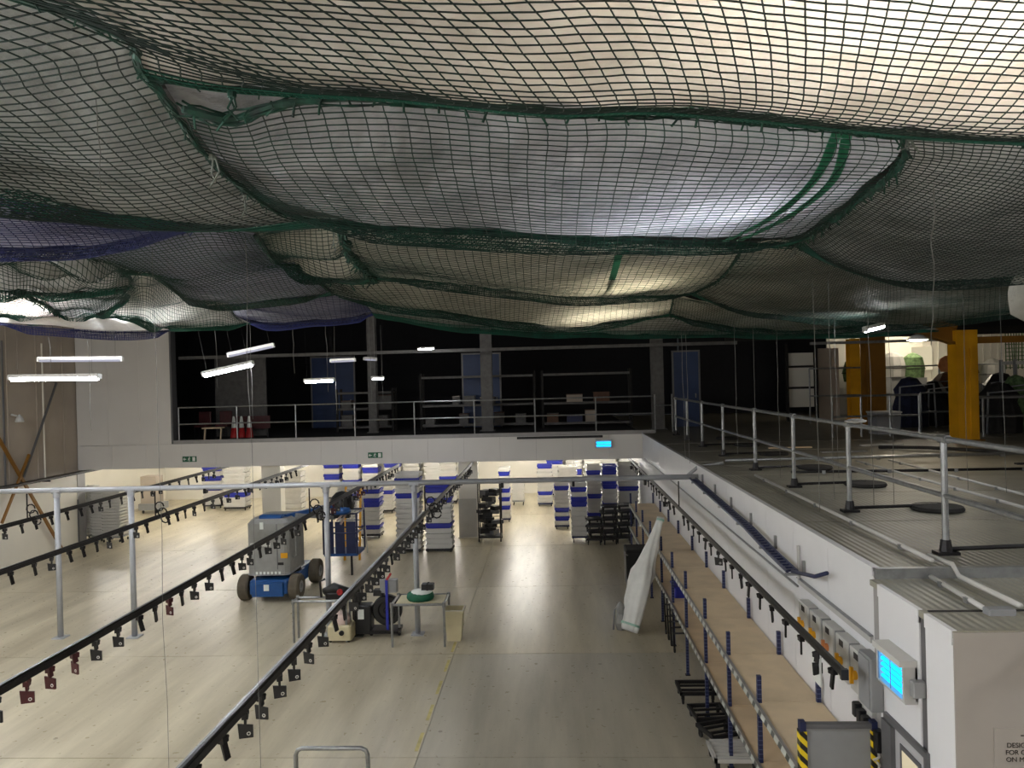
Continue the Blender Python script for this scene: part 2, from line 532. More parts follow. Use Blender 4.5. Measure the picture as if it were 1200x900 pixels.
NET['G']=([(-7.0,3.2,6.3),(-3.3,3.4,6.25),(-3.06,4.17,6.22),(-2.98,4.75,6.18),(-2.74,5.14,6.2),(-2.55,5.46,6.2)],
  [(-7.0,6.0,6.2),(-4.95,5.79,6.2),(-4.34,5.9,6.15),(-3.74,5.94,6.15),(-3.06,5.72,6.18),(-2.54,5.53,6.2)],
  [(-7.0,3.2,6.3),(-7.0,6.0,6.2)],
  [(-2.55,5.46,6.2),(-2.54,5.53,6.2)])
NET['H']=([(-3.85,6.04,6.15),(-3.08,5.75,6.18),(-2.54,5.53,6.2),(-2.3,5.97,6.2)],
  [(-4.52,9.28,6.15),(-4.49,10.38,6.15),(-3.66,10.06,6.15),(-2.71,9.61,6.15)],
  [(-3.85,6.04,6.15),(-3.99,7.14,6.12),(-3.86,7.35,6.12),(-4.52,9.28,6.15)],
  [(-2.3,5.97,6.2),(-2.62,7.33,6.2),(-2.49,7.58,6.2),(-2.52,8.05,6.18),(-2.71,9.61,6.15)])
NET['H2']=([(-4.49,10.38,6.15),(-3.66,10.06,6.15),(-2.71,9.61,6.15),(-2.53,10.4,6.15)],
  [(-4.6,11.64,6.0),(-4.11,11.75,5.98),(-3.08,11.29,5.98),(-2.47,10.76,5.98)],
  [(-4.49,10.38,6.15),(-4.9,11.79,6.1),(-4.6,11.64,6.0)],
  [(-2.53,10.4,6.15),(-2.47,10.76,5.98)])
NET['I']=([(-2.22,5.78,6.2),(-1.88,5.74,6.2),(-1.53,5.68,6.2)],
  [(-2.53,7.69,6.2),(-2.5,8.34,6.2),(-2.26,8.69,6.18),(-1.93,8.55,6.18)],
  [(-2.24,5.84,6.2),(-2.62,7.33,6.2),(-2.53,7.69,6.2)],
  [(-1.53,5.68,6.2),(-1.75,6.74,6.18),(-1.93,8.55,6.18)])
NET['E']=([(-1.56,5.77,6.22),(-1.14,5.98,6.2),(-0.36,6.44,6.24),(0.37,6.77,6.18),(0.91,6.9,6.2),(1.84,7.36,6.2)],
  [(-1.93,8.55,6.18),(-1.39,8.76,6.18),(-0.83,9.13,6.16),(0.68,10.7,6.14),(2.02,10.96,6.15)],
  [(-1.56,5.77,6.22),(-1.75,6.74,6.18),(-1.93,8.55,6.18)],
  [(1.84,7.36,6.2),(1.94,8.03,6.18),(2.07,9.55,6.15),(2.02,10.96,6.15)])
NET['F']=([(1.84,7.36,6.2),(2.34,7.43,6.22),(3.32,8.9,6.2),(4.54,10.27,6.15),(5.21,10.09,6.15),(6.01,10.03,6.18),(7.38,9.16,6.2)],
  [(2.02,10.96,6.15),(2.95,12.41,6.05),(4.09,13.53,6.0),(6.62,15.03,5.95),(7.67,14.61,5.95),(8.21,13.71,5.95),(10.34,12.84,6.0)],
  [(1.84,7.36,6.2),(1.94,8.03,6.18),(2.07,9.55,6.15),(2.02,10.96,6.15)],
  [(7.38,9.16,6.2),(10.34,12.84,6.0)])
NET['L']=([(-2.51,7.94,6.2),(-2.27,8.45,6.16),(-1.95,8.62,6.18),(-1.4,8.83,6.18),(-0.84,9.21,6.16),(0.69,10.81,6.14),(1.8,11.12,6.15)],
  [(-2.46,9.94,6.1),(-1.98,10.26,6.05),(-1.05,11.36,5.95),(-0.32,12.46,5.92),(0.55,13.43,5.92),(1.99,12.77,6.0)],
  [(-2.51,7.94,6.2),(-2.71,9.61,6.15),(-2.46,9.94,6.1)],
  [(1.8,11.12,6.15),(1.99,12.77,6.0)])
NET['N']=([(1.8,11.12,6.15),(2.95,12.41,6.05),(4.09,13.53,6.0),(5.43,14.41,5.97)],
  [(1.99,12.77,6.0),(3.71,14.95,5.9),(5.51,15.99,5.9),(7.03,15.59,5.93)],
  [(1.8,11.12,6.15),(1.99,12.77,6.0)],
  [(5.43,14.41,5.97),(7.03,15.59,5.93)])
NET['O']=([(-2.45,10.05,6.1),(-1.98,10.26,6.05),(-1.05,11.36,5.95),(-0.32,12.46,5.92),(0.55,13.43,5.92),(1.99,12.77,6.0),(3.71,14.95,5.9),(5.51,15.99,5.9),(7.24,15.67,5.93)],
  [(-2.46,10.84,5.95),(-1.35,11.75,5.82),(0.24,13.17,5.78),(1.86,14.49,5.78),(4.42,15.78,5.78),(6.27,16.19,5.75),(7.6,15.41,5.75)],
  [(-2.45,10.05,6.1),(-2.46,10.84,5.95)],
  [(7.24,15.67,5.93),(7.6,15.41,5.75)])
NET['J']=([(-5.22,5.94,6.2),(-4.39,5.97,6.15),(-3.98,5.99,6.18),(-3.79,6.26,6.15),(-3.99,7.14,6.12)],
  [(-5.99,6.8,6.1),(-5.4,7.33,6.05),(-5.54,8.17,6.08),(-5.23,8.44,6.1),(-4.61,8.37,6.12)],
  [(-5.22,5.94,6.2),(-5.99,6.8,6.1)],
  [(-3.99,7.14,6.12),(-4.61,8.37,6.12)])
NET['J2']=([(-5.54,8.17,6.08),(-5.23,8.44,6.1),(-4.53,8.23,6.12)],
  [(-6.11,9.35,5.95),(-5.86,9.46,5.93),(-4.89,8.72,6.05)],
  [(-5.54,8.17,6.08),(-5.82,8.72,6.0),(-6.11,9.35,5.95)],
  [(-4.53,8.23,6.12),(-4.89,8.72,6.05)])
NET['K']=([(-4.84,8.64,6.1),(-3.99,7.26,6.12),(-3.86,7.35,6.12),(-4.44,9.12,6.13),(-4.37,10.11,6.12),(-4.57,10.98,6.05)],
  [(-5.76,9.5,5.93),(-5.34,9.52,5.93),(-5.4,10.6,5.85),(-4.87,10.65,5.85),(-4.43,11.2,5.95)],
  [(-4.84,8.64,6.1),(-5.76,9.5,5.93)],
  [(-4.57,10.98,6.05),(-4.43,11.2,5.95)])
NET['K2']=([(-6.03,6.85,6.1),(-5.45,7.39,6.05),(-5.67,8.36,6.0),(-6.17,9.46,5.95)],
  [(-6.67,7.57,5.9),(-6.24,8.45,5.9),(-6.26,9.06,5.9),(-6.08,9.38,5.93)],
  [(-6.03,6.85,6.1),(-6.67,7.57,5.9)],
  [(-6.17,9.46,5.95),(-6.08,9.38,5.93)])
NET['K3']=([(-6.31,8.55,5.9),(-6.12,9.36,5.93),(-5.76,9.5,5.93),(-5.41,9.63,5.93),(-5.47,10.75,5.85)],
  [(-6.3,8.53,5.8),(-5.82,8.72,5.75),(-5.5,9.03,5.72),(-5.24,9.33,5.72),(-5.2,10.28,5.8)],
  [(-6.31,8.55,5.9),(-6.3,8.53,5.8)],
  [(-5.47,10.75,5.85),(-5.2,10.28,5.8)])

# ============================================================ SETTING
XR = 2.85          # face of the cold-room wall on the right
YB = 24.3          # front of the balcony
ZD = 3.24          # deck and balcony floor
ZU = 2.46          # underside of the balcony
XL = -15.45        # left wall of the hall

# floor: slabs with open joints over a screed
fb = struct('floor', MB().span((-18, -3, -0.12), (22, 36, -0.03)), 'rubber', 'sealed pale concrete floor of the hall')
xs = [-18, -11.2, -1.9, 4.5]
ys = [-3, 5.4, 10.15, 14.02, 18.6, 23.2, 28.6, 36]
for i in range(3):
    for j in range(len(ys) - 1):
        build('floor_slab', MB().span((xs[i] + .004, ys[j] + .007, -0.03), (xs[i + 1] - .004, ys[j + 1] - .007, 0)), 'floor', fb)
tp = MB()
for k in range(5):
    tp.box((-1.95, 10.6 + k * .95, .0008), (.05, .55, .0016))
M['faded_yellow'] = mat('faded_yellow_line', (204, 190, 120), 0.5, var=0.15)
build('painted_line', tp, 'faded_yellow', fb)

# right: cold-room wall of upright panels under the deck
wr = struct('wall_right', MB().span((XR + .03, 7.03, 0), (XR + .14, 35, ZD - .04)), 'grey_panel', 'white panelled cold-room wall beside the shelving')
y = 7.03
k = 0
while y < 35:
    y2 = min(y + 1.15, 35)
    build('wall_panel', MB().span((XR, y + .004, 0), (XR + .03, y2 - .004, ZD - .03)), 'white_panel', wr)
    y = y2
build('end_return', MB().span((XR + .005, 7.0, 0), (XR + 1.6, 7.03, ZD - .03)), 'grey_panel', wr)
build('floor_kerb', MB().span((XR - .03, 7.03, 0), (XR, 24, .12)), 'white_panel', wr)
dk = struct('floor_deck', MB().span((XR - .01, 7.02, ZD - .03), (22, 36, ZD)), 'deck', 'grey sheeted deck on top of the cold room')
build('edge_trim', MB().span((XR - .02, 7.02, ZD - .07), (XR + .05, YB, ZD + .006)), 'white_panel', dk)
sm_ = MB()
for yy in (9.2, 11.4, 13.6, 15.8, 18.0, 20.2):
    sm_.span((XR + .05, yy, ZD), (14, yy + .035, ZD + .005))
build('sheet_seam', sm_, 'deck', dk)
build('front_flashing', MB().span((XR + .0, 6.97, ZD - .09), (14, 7.03, ZD + .003)), 'galv', dk)

X2 = 2.79
wn = struct('wall_near_right', MB().span((X2 + .03, 5.62, 0), (8, 6.97, 3.1)), 'grey_panel', 'near white cold-room block with a door, right of the hall')
for a, b_ in ((5.56, 5.965), (6.06, 6.80)):
    build('wall_panel', MB().span((X2, a + .003, 0), (X2 + .03, b_ - .003, 3.10)), 'white_panel', wn)
    build('cap_trim', MB().span((X2 - .008, a + .003, 3.05), (X2 + .03, b_ - .003, 3.155)), 'white_panel', wn)
build('joint_strip', MB().span((X2 + .012, 5.96, 0), (X2 + .04, 6.065, 3.13)), 'frame_grey', wn)
build('front_face', MB().span((X2 + .002, 5.55, 0), (8, 5.62, 3.14)), 'shaded_front_grey', wn)  # white block's viewer-side face, toned grey to hold its shade
d2 = struct('floor_low_deck', MB().span((X2 + .0, 5.56, 3.10), (8, 6.97, 3.15)), 'deck2', 'lower grey sheet roof over the near cold-room block')
build('sheet_seam', MB().span((X2 + .05, 6.0, 3.15), (8, 6.03, 3.157)), 'rubber', d2)

# balcony front
wf = struct('wall_balcony', MB().span((-16.5, YB + .03, ZU), (XR, YB + .14, ZD)), 'grey_panel', 'pale panelled front of the balcony')
x = XL
while x < XR:
    x2 = min(x + 1.15, XR)
    build('fascia_panel', MB().span((x + .003, YB, ZU - .01), (x2 - .003, YB + .03, ZD - .02)), 'fascia', wf)
    x = x2
build('kerb', MB().span((-12.3, YB - .01, ZD - .02), (XR + .4, YB + .16, ZD + .1)), 'grey_panel', wf)
build('cable_box', MB().span((-1.1, YB - .06, ZD - .1), (1.6, YB, ZD - .03)), 'black', wf)
wu = struct('wall_balcony_left', MB().span((XL, YB + .03, ZD - .02), (-12.3, YB + .14, 8.2)), 'fascia', 'tall white panelled wall left of the balcony opening')
x = XL
while x < -12.35:
    x2 = min(x + 1.05, -12.3)
    build('wall_panel', MB().span((x + .003, YB, ZD - .01), (x2 - .003, YB + .03, 7.9)), 'fascia', wu)
    x = x2
build('edge_trim', MB().span((-12.3, YB - .02, ZD), (-12.24, YB + .3, 8)), 'frame_grey', wu)

# left wall of the hall: corrugated cladding over a white dado
wl = struct('wall_left', MB().span((XL - .2, -3, 2.35), (XL - .03, YB + .1, 9)), 'tan_wall', 'tan clad left wall of the hall')
for k in range(12):
    yy = 9.9 + k * 1.25
    if yy < YB:
        build('cladding_rib', MB().box((XL - .012, yy, 5.6), (.03, .05, 6.6)), 'tan_wall', wl)
build('dado', MB().span((XL - .2, -3, 0), (XL - .02, YB + .1, 2.35)), 'bright_wall', wl)
build('conduit', MB().tube([(XL + .04, 20.9, 2.3), (XL + .04, 20.9, 6.5)], .03), 'frame_grey', wl)
build('conduit', MB().tube([(XL + .04, 22.6, 2.4), (XL + .04, 22.6, 6.5)], .025), 'bright_wall', wl)
build('rod_brace', MB().bar((XL + .08, 21.5, 2.4), (XL + .08, 23.2, 5.3), .05, .05), 'frame_grey', wl)
build('cross_brace', MB().bar((XL + .1, 20.5, 3.9), (XL + .1, 23.3, -.02), .05, .09), 'yellow_d', wl)
build('cross_brace', MB().bar((XL + .12, 20.6, 1.4), (XL + .12, 21.8, 3.2), .05, .07), 'yellow_d', wl)
lp = MB().tube([(XL + .12, 21.1, 4.4), (XL + .3, 21.1, 4.35)], .03).lathe((XL + .36, 21.1, 4.2), [(.02, .2), (.09, .1), (.12, 0), (.1, -.02), (.01, -.02)], 12)
build('bulkhead_lamp', lp, 'box_grey', wl)
wq = struct('trim_cable_tray', MB().span((XL + .02, 17, 2.36), (XL + .3, 26, 2.42)), 'blackm', 'dark cable tray along the left wall')
for yy in (18.5, 20.5, 22.5):
    build('bracket', MB().span((XL, yy, 2.3), (XL + .25, yy + .04, 2.37)), 'blackm', wq)

# under the balcony
struct('wall_back', MB().span((-18, 34, 0), (XR, 34.15, ZU)), 'bright_wall', 'bright white back wall under the balcony')
struct('wall_left_back', MB().span((-17.7, YB + .1, 0), (-17.55, 34, ZU)), 'bright_wall', 'white side wall under the balcony')
cu = struct('ceiling_under_balcony', MB().span((-17.7, YB + .14, ZU), (XR, 34.2, ZU + .1)), 'bright_wall', 'white ceiling under the balcony')
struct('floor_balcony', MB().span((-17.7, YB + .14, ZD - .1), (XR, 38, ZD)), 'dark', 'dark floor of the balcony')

# upper shell
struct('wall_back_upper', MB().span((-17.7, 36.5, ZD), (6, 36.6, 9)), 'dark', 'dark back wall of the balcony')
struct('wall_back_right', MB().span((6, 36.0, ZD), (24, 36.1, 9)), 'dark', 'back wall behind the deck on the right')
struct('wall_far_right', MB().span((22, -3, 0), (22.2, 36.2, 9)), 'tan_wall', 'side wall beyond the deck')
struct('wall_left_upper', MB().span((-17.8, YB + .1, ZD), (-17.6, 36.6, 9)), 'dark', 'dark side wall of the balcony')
struct('wall_front', MB().span((-18, -3.2, 0), (22, -3, 9)), 'tan_wall', 'hall wall behind the viewer')
rf = struct('ceiling', MB().span((-18, -3.2, 9), (22.2, 37, 9.1)), 'roof', 'dark sheeted roof above the nets')
for yy in (3, 9, 15, 21, 27, 33):
    build('rafter', MB().span((-17.5, yy, 8.6), (22, yy + .18, 9)), 'roof', rf)

def column(x0, y0, w, d, z0, z1, m, label, flange=True):
    c = MB()
    if flange:
        c.span((x0, y0, z0), (x0 + w, y0 + .03, z1)).span((x0, y0 + d - .03, z0), (x0 + w, y0 + d, z1)).span((x0 + w / 2 - .015, y0 + .03, z0), (x0 + w / 2 + .015, y0 + d - .03, z1))
    else:
        c.span((x0, y0, z0), (x0 + w, y0 + d, z1))
    o = struct('column', c, m, label)
    build('base_plate', MB().span((x0 - .06, y0 - .06, z0), (x0 + w + .06, y0 + d + .06, z0 + .03)), m, o)
    return o
c = column(-3.02, 24.5, .6, .4, 0, ZU, 'bright_wall', 'clad column under the balcony right of the crate stacks', False)
build('corner_guard', MB().span((-2.46, 24.46, 0), (-2.4, 24.52, ZU)), 'bright_wall', c)
build('lower_cladding', MB().span((-3.04, 24.47, 0), (-2.46, 24.5, 1.25)), 'box_grey', c)
column(-9.45, 24.5, .62, .4, 0, ZU, 'bright_wall', 'clad column under the balcony behind the boom lift', False)
c = column(-15.95, 24.25, .5, .4, 0, ZU - .05, 'grey_panel', 'clad column at the left corner below the balcony', False)
build('lower_cladding', MB().span((-15.97, 24.22, 0), (-15.43, 24.25, 1.5)), 'frame_grey', c)

# lamps under the balcony
def tube_lamp(name, label, cat, p, L, ang, mt, group=None, w=.11, h=.07, tilt=0.0, z_up=False, wires=0):
    t = thing(name, label, cat, p, group, ang)
    sgn = 1 if z_up else -1
    hb = MB().box((0, 0, 0), (L, w * .8, h))
    for s in (-1, 1):
        hb.box((s * L / 2, 0, sgn * h * .4), (.03, w, h * 1.5))
    build('housing', hb, 'box_grey', t, local=True)
    tb = MB().tube([(-L / 2 + .02, 0, sgn * h * .85), (L / 2 - .02, 0, sgn * h * .85)], w * .38, 8)
    build('lamp_tube', tb, mt, t, local=True)
    t.rotation_euler[1] = tilt
    if wires:
        for s in (-1, 1):
            build('suspension_wire', MB().tube([(s * L * .42, 0, 0), (s * L * .42, 0, wires - p[2])], .002, 4), 'blackm', t, local=True)
    return t
n = 0
for yy in (26.1, 29.0, 32.0):
    for xx in (-15.2, -12.0, -8.0, -4.6, -1.2, 1.4):
        n += 1
        tube_lamp('ceiling_lamp', f'{nth(n)} tube lamp on the white ceiling under the balcony, counted from front left', 'lamp',
                  (xx, yy, ZU - .04), 1.5, 0, 'tube_under', 'tube lamps under the balcony')

# ============================================================ NETS AND SHEETS
def resample(pts, n):
    p = np.array(pts, float)
    # smooth the polyline a little (Catmull-Rom), then resample by length
    if len(p) > 2:
        q = np.vstack([2 * p[0] - p[1], p, 2 * p[-1] - p[-2]])
        out = []
        for i in range(1, len(q) - 2):
            for t in np.linspace(0, 1, 8, endpoint=False):
                out.append(.5 * ((2 * q[i]) + (-q[i - 1] + q[i + 1]) * t + (2 * q[i - 1] - 5 * q[i] + 4 * q[i + 1] - q[i + 2]) * t ** 2 + (-q[i - 1] + 3 * q[i] - 3 * q[i + 1] + q[i + 2]) * t ** 3))
        out.append(p[-1])
        p = np.array(out)
    d = np.r_[0, np.cumsum(np.linalg.norm(np.diff(p, axis=0), axis=1))]
    t = np.linspace(0, d[-1], n)
    return np.stack([np.interp(t, d, p[:, k]) for k in range(3)], 1)

def length(pts):
    p = np.array(pts, float)
    return np.linalg.norm(np.diff(p, axis=0), axis=1).sum()

def patch(def_, nu, nv, sag, seed, wob=0.02, freq=1.0, bell=1.0):
    """Coons patch between the four hung edges, with the sag of a slack net and small folds"""
    near, far, left, right = [resample(e, n) for e, n in zip(def_, (nu, nu, nv, nv))]
    u = np.linspace(0, 1, nu)[None, :, None]
    v = np.linspace(0, 1, nv)[:, None, None]
    P00, P10, P01, P11 = (near[0] + left[0]) / 2, (near[-1] + right[0]) / 2, (far[0] + left[-1]) / 2, (far[-1] + right[-1]) / 2
    Pt = (1 - v) * near[None] + v * far[None] + (1 - u) * left[:, None] + u * right[:, None] \
        - ((1 - u) * (1 - v) * P00 + u * (1 - v) * P10 + (1 - u) * v * P01 + u * v * P11)
    uu, vv = u[..., 0], v[..., 0]
    vs = vv ** bell
    prof = (4 * uu * (1 - uu)) ** .75 * (4 * vs * (1 - vs)) ** .85
    Pt[..., 2] -= sag * prof
    r = np.random.RandomState(seed)
    X, Y = Pt[..., 0].copy(), Pt[..., 1].copy()
    amp = np.minimum(1, 6 * np.minimum(np.minimum(uu, 1 - uu), np.minimum(vv, 1 - vv)) + .15)
    for k in range(7):
        a = r.uniform(0, 2 * np.pi); f = freq * r.uniform(1.2, 5.5); ph = r.uniform(0, 6.28)
        Pt[..., 2] += amp * wob * r.uniform(.3, 1) * np.sin(f * (X * np.cos(a) + Y * np.sin(a)) + ph)
    return Pt

def net_mesh(Pt, rad, name):
    V, Fc = [], []
    base = 0
    for ax in (0, 1):
        Q = Pt if ax == 0 else Pt.transpose(1, 0, 2)
        nr, npt = Q.shape[:2]
        T = np.gradient(Q, axis=1)
        T /= np.linalg.norm(T, axis=2, keepdims=True) + 1e-9
        up = np.array([0, 0, 1.0])
        sd = np.cross(T, up)
        sd /= np.linalg.norm(sd, axis=2, keepdims=True) + 1e-9
        nn = np.cross(sd, T)
        ring = [Q + rad * (math.cos(a) * sd + math.sin(a) * nn) for a in (math.radians(-90), math.radians(30), math.radians(150))]
        R = np.stack(ring, 2)           # nr, npt, 3, 3
        V.append(R.reshape(-1, 3))
        idx = np.arange(nr * npt * 3).reshape(nr, npt, 3) + base
        base += nr * npt * 3
        for k in range(3):
            j = (k + 1) % 3
            q = np.stack([idx[:, :-1, k], idx[:, :-1, j], idx[:, 1:, j], idx[:, 1:, k]], -1)
            Fc.append(q.reshape(-1, 4))
    V = np.concatenate(V); Fc = np.concatenate(Fc)
    return quad_mesh(name, V, Fc)

def quad_mesh(name, V, Fc, smooth=False):
    me = bpy.data.meshes.new(name)
    me.vertices.add(len(V)); me.vertices.foreach_set('co', V.astype(np.float32).ravel())
    me.loops.add(len(Fc) * 4); me.loops.foreach_set('vertex_index', Fc.astype(np.int32).ravel())
    me.polygons.add(len(Fc)); me.polygons.foreach_set('loop_start', np.arange(0, len(Fc) * 4, 4, dtype=np.int32))
    me.polygons.foreach_set('loop_total', np.full(len(Fc), 4, dtype=np.int32))
    if smooth:
        me.polygons.foreach_set('use_smooth', np.ones(len(Fc), dtype=bool))
    me.update(calc_edges=True)
    return me

def sheet_mesh(Pt, name):
    nv, nu = Pt.shape[:2]
    i = np.arange(nv * nu).reshape(nv, nu)
    q = np.stack([i[:-1, :-1], i[:-1, 1:], i[1:, 1:], i[1:, :-1]], -1).reshape(-1, 4)
    return quad_mesh(name, Pt.reshape(-1, 3), q, True)

def rope_mb(pts, r, seed, strands=4):
    """a bunched border rope: a core with loose strands winding round it"""
    rr = random.Random(seed)
    p = resample(pts, max(6, int(length(pts) / .06)))
    mb = MB()
    mb.tube([tuple(q) for q in p], [r * rr.uniform(.7, 1.25) for _ in p], 6)
    for s in range(strands):
        ph = rr.uniform(0, 6.28); f = rr.uniform(.25, .6)
        path = []
        for i, q in enumerate(p):
            a = ph + i * f
            k = r * rr.uniform(1.0, 2.0)
            path.append((q[0] + k * math.cos(a) * .8, q[1] + k * math.cos(a) * .4, q[2] + k * math.sin(a)))
        mb.tube(path, r * .28, 4)
    for i in range(1, len(p) - 1, 2):
        q = p[i]
        L_ = r * rr.uniform(1.5, 3.5)
        mb.tube([(q[0], q[1], q[2] + r), (q[0] + rr.uniform(-1, 1) * r, q[1] - r * 1.2, q[2] - L_ * .4), (q[0] + rr.uniform(-1, 1) * r * 2, q[1], q[2] - L_)], r * .3, 4)
    return mb

def net_panel(key, label, nmat, rmat, sag, seed, mesh=0.1, rad=.0035, wob=.02, freq=1.0, bell=1.0,
              ropes=('far',), rr=.022, fmat=None, flabel=None, gap=.035, fwob=.018, fkey=None, belly=.09, hem=.28):
    d = NET[key]
    lu = max(length(d[0]), length(d[1])); lv = max(length(d[2]), length(d[3]))
    nu, nv = max(6, int(lu / mesh)), max(5, int(lv / (mesh * .68)))
    base = np.array(d[0]).mean(0); base[2] = 6.0
    t = thing('safety_net', label, 'net', tuple(base), 'slack safety nets under the roof') if nmat else None
    if nmat:
        Pt = patch(d, nu, nv, sag, seed, wob, freq, bell)
        jit = np.random.RandomState(seed + 5)
        Pt = Pt + jit.normal(0, .0012, Pt.shape)
        vv = np.linspace(0, 1, nv)[:, None]; uu = np.linspace(0, 1, nu)[None]
        Pt[..., 2] -= belly * np.exp(-((vv - .86) / .11) ** 2) * np.minimum(1, 8 * np.minimum(uu, 1 - uu))
        mesh_obj('net_mesh', net_mesh(Pt - base, rad, 'net_mesh'), nmat, t)
        if hem:
            m_ = max(24, int(lu / .035))
            Ph = patch(d, m_, 61, sag, seed, wob, freq, bell)
            v1 = np.linspace(0, 1, 61)[:, None]; u1 = np.linspace(0, 1, m_)[None]
            Ph[..., 2] -= belly * np.exp(-((v1 - .86) / .11) ** 2) * np.minimum(1, 8 * np.minimum(u1, 1 - u1)) + .006
            i0 = int(60 * (1 - min(.3, hem / max(lv, .3))))
            mesh_obj('double_hem', net_mesh(Ph[i0:] - base, rad * .9, 'double_hem'), 'net_hem_blue' if nmat == 'net_blue' else 'net_hem', t)
        for e in ropes:
            k = {'near': 0, 'far': 1, 'left': 2, 'right': 3}[e]
            build('border_rope', rope_mb(d[k], rr, seed + k), rmat, t)
    if fmat:
        fd = NET[fkey or key]
        nu2, nv2 = max(24, int(lu / .07)), max(16, int(lv / .07))
        Pf = patch(fd, nu2, nv2, sag, seed, wob, freq, bell)
        Pf[..., 2] += gap
        r = np.random.RandomState(seed + 77)
        X, Y = Pf[..., 0].copy(), Pf[..., 1].copy()
        acc = np.zeros_like(X)
        for k in range(9):
            a = r.uniform(0, 6.28); f = r.uniform(3, 11); ph = r.uniform(0, 6.28)
            acc += r.uniform(.2, 1) * (1 - 2 * np.abs(np.sin(f * (X * np.cos(a) + Y * np.sin(a)) * .5 + ph)))
        Pf[..., 2] += np.clip(fwob * acc * .5, -gap * .8, gap * 2)
        fo = mesh_obj('plastic_sheet', sheet_mesh(Pf - base, 'plastic_sheet'), fmat)
        fo.location = base
        tag(fo, flabel, 'plastic sheet', 'sheets of plastic lying on the nets')
    return t

net_panel('A', 'large dark green net overhead at the top right, nearest the viewer', 'net_green_dk', 'rope', 0.06, 11, .09, .0036, 0.006, .8, 2.2,
          ('far',), .011, 'film_beige', 'bright beige plastic sheet on the nearest net, top right', hem=.12)
net_panel('B', 'long green net at the upper left, left of the bunched rope seam', 'net_green_dk', 'rope', 0.12, 12, .09, .0036, 0.012, .9, 1.9,
          ('far', 'right'), .013, 'film_dull', 'dull grey plastic sheet on the upper left net')
NET['Cf'] = ([(-1.58, 3.05, 6.26), (-1.31, 3.2, 6.26), (-0.7, 3.42, 6.28), (.01, 3.52, 6.24), (.6, 3.59, 6.24), (1.9, 4.17, 6.25)], NET['C'][1],
             [(-1.58, 3.05, 6.26), (-1.76, 4.0, 6.2), (-1.83, 5.24, 6.2), (-1.52, 5.65, 6.2)], NET['C'][3])
net_panel('C', 'middle green net with the brightest glossy sheet, between two rope seams', 'net_green', 'rope', 0.14, 13, .1, .0036, 0.008, .8, 2.0,
          ('near', 'far', 'right'), .02, 'film_grey', 'glossy grey plastic sheet with two green straps, in the middle net', .085, .02, 'Cf')
net_panel('D', 'grey green net on the right beyond the hanging rope seam', 'net_green_dk', 'rope', 0.12, 14, .1, .0036, 0.012, .8, 1.6,
          ('far',), .013, 'film_dull', 'dull grey plastic sheet on the right-hand net')
net_panel('G', 'blue net at the left edge, wedge shaped', 'net_blue', 'net_blue', 0.1, 15, .085, .0036, 0.015, 1, 1.6,
          ('far',), .02, 'film_lilac', 'lilac grey plastic sheet on the wedge-shaped blue net')
net_panel('H', 'blue and grey net left of centre, below the long green fold', 'net_green', 'rope', 0.12, 16, .09, .0036, 0.02, 1, 1.3,
          ('left', 'right', 'far'), .013, 'film_lilac', 'lilac plastic sheet left of centre below the green fold')
net_panel('H2', 'low lavender net hanging at the far edge left of centre', 'net_blue', 'net_blue', 0.06, 17, .09, .0034, 0.015, 1, 1.5,
          ('left', 'far'), .011, 'film_lilac', 'lilac plastic sheet along the far edge left of centre')
net_panel('I', 'small folded green net wedged between the blue net and the middle nets', 'net_green', 'rope', .12, 18, .08, .0036, .03, 1.3, 0,
          ('far', 'right'), .03, 'film_olive', 'pale sheet in the small folded green net')
net_panel('E', 'second green net row in the centre, with one green strap', 'net_green', 'rope', 0.16, 19, .1, .0036, 0.01, .8, 1.9,
          ('near', 'far'), .013, 'film_olive', 'pale plastic sheet with one green strap, in the second net row')
net_panel('F', 'broad olive green net in the second row on the right', 'net_green', 'rope', 0.16, 20, .1, .0036, 0.015, .7, 1.6,
          ('near', 'far', 'left'), .013, 'film_olive', 'dim olive plastic sheet in the second row on the right')
net_panel('L', 'third row green net in the centre with a bright patch', 'net_green', 'rope', 0.1, 21, .1, .0036, 0.01, .8, 1.7,
          ('near', 'far', 'right'), .013, 'film_olive', 'pale plastic sheet in the third row with a bright patch')
net_panel('N', 'third row green net right of the bright patch', 'net_green', 'rope', 0.1, 22, .1, .0036, 0.015, .8, 1.5,
          ('far',), .02, 'film_olive', 'dim plastic sheet in the third row on the right')
net_panel('O', 'lowest green net edge above the balcony opening', 'net_green', 'rope', .04, 23, .1, .0036, .012, .8, 0,
          ('far',), .009, 'film_dull', 'dark plastic sheet along the lowest net edge')
net_panel('J', 'crumpled green net at the far left below the blue wedge', 'net_green', 'rope', .1, 24, .055, .0036, .05, 2.2, 0,
          ('far', 'right'), .016, 'film_dull', 'crumpled grey sheet at the far left', .03, .03)
net_panel('J2', 'small torn green net flap at the far left', 'net_green', 'rope', .03, 25, .055, .0036, .03, 2.2, 0,
          ('near', 'far'), .014, 'film_dull', 'crumpled sheet in the small torn net flap')
net_panel('K', 'low green net left of centre above the white wall', 'net_green', 'rope', .06, 26, .085, .0034, .03, 1.5, 0,
          ('far',), .011, 'film_olive', 'pale green sheet above the white wall on the left')
net_panel('K2', 'net bag around the bright white sheet at the left edge', 'net_green', 'rope', .05, 27, .1, .0025, .02, 1.5, 0,
          ('near', 'far'), .02, 'film_white', 'bright white sheet at the left edge, just above the hung lamps')
net_panel('K3', 'low blue net edge at the left, lit white at its right end', 'net_blue', 'net_blue', .05, 28, .12, .0025, .012, 1, 0,
          ('far',), .007, 'film_white', 'thin white sheet in the low blue net edge on the left')

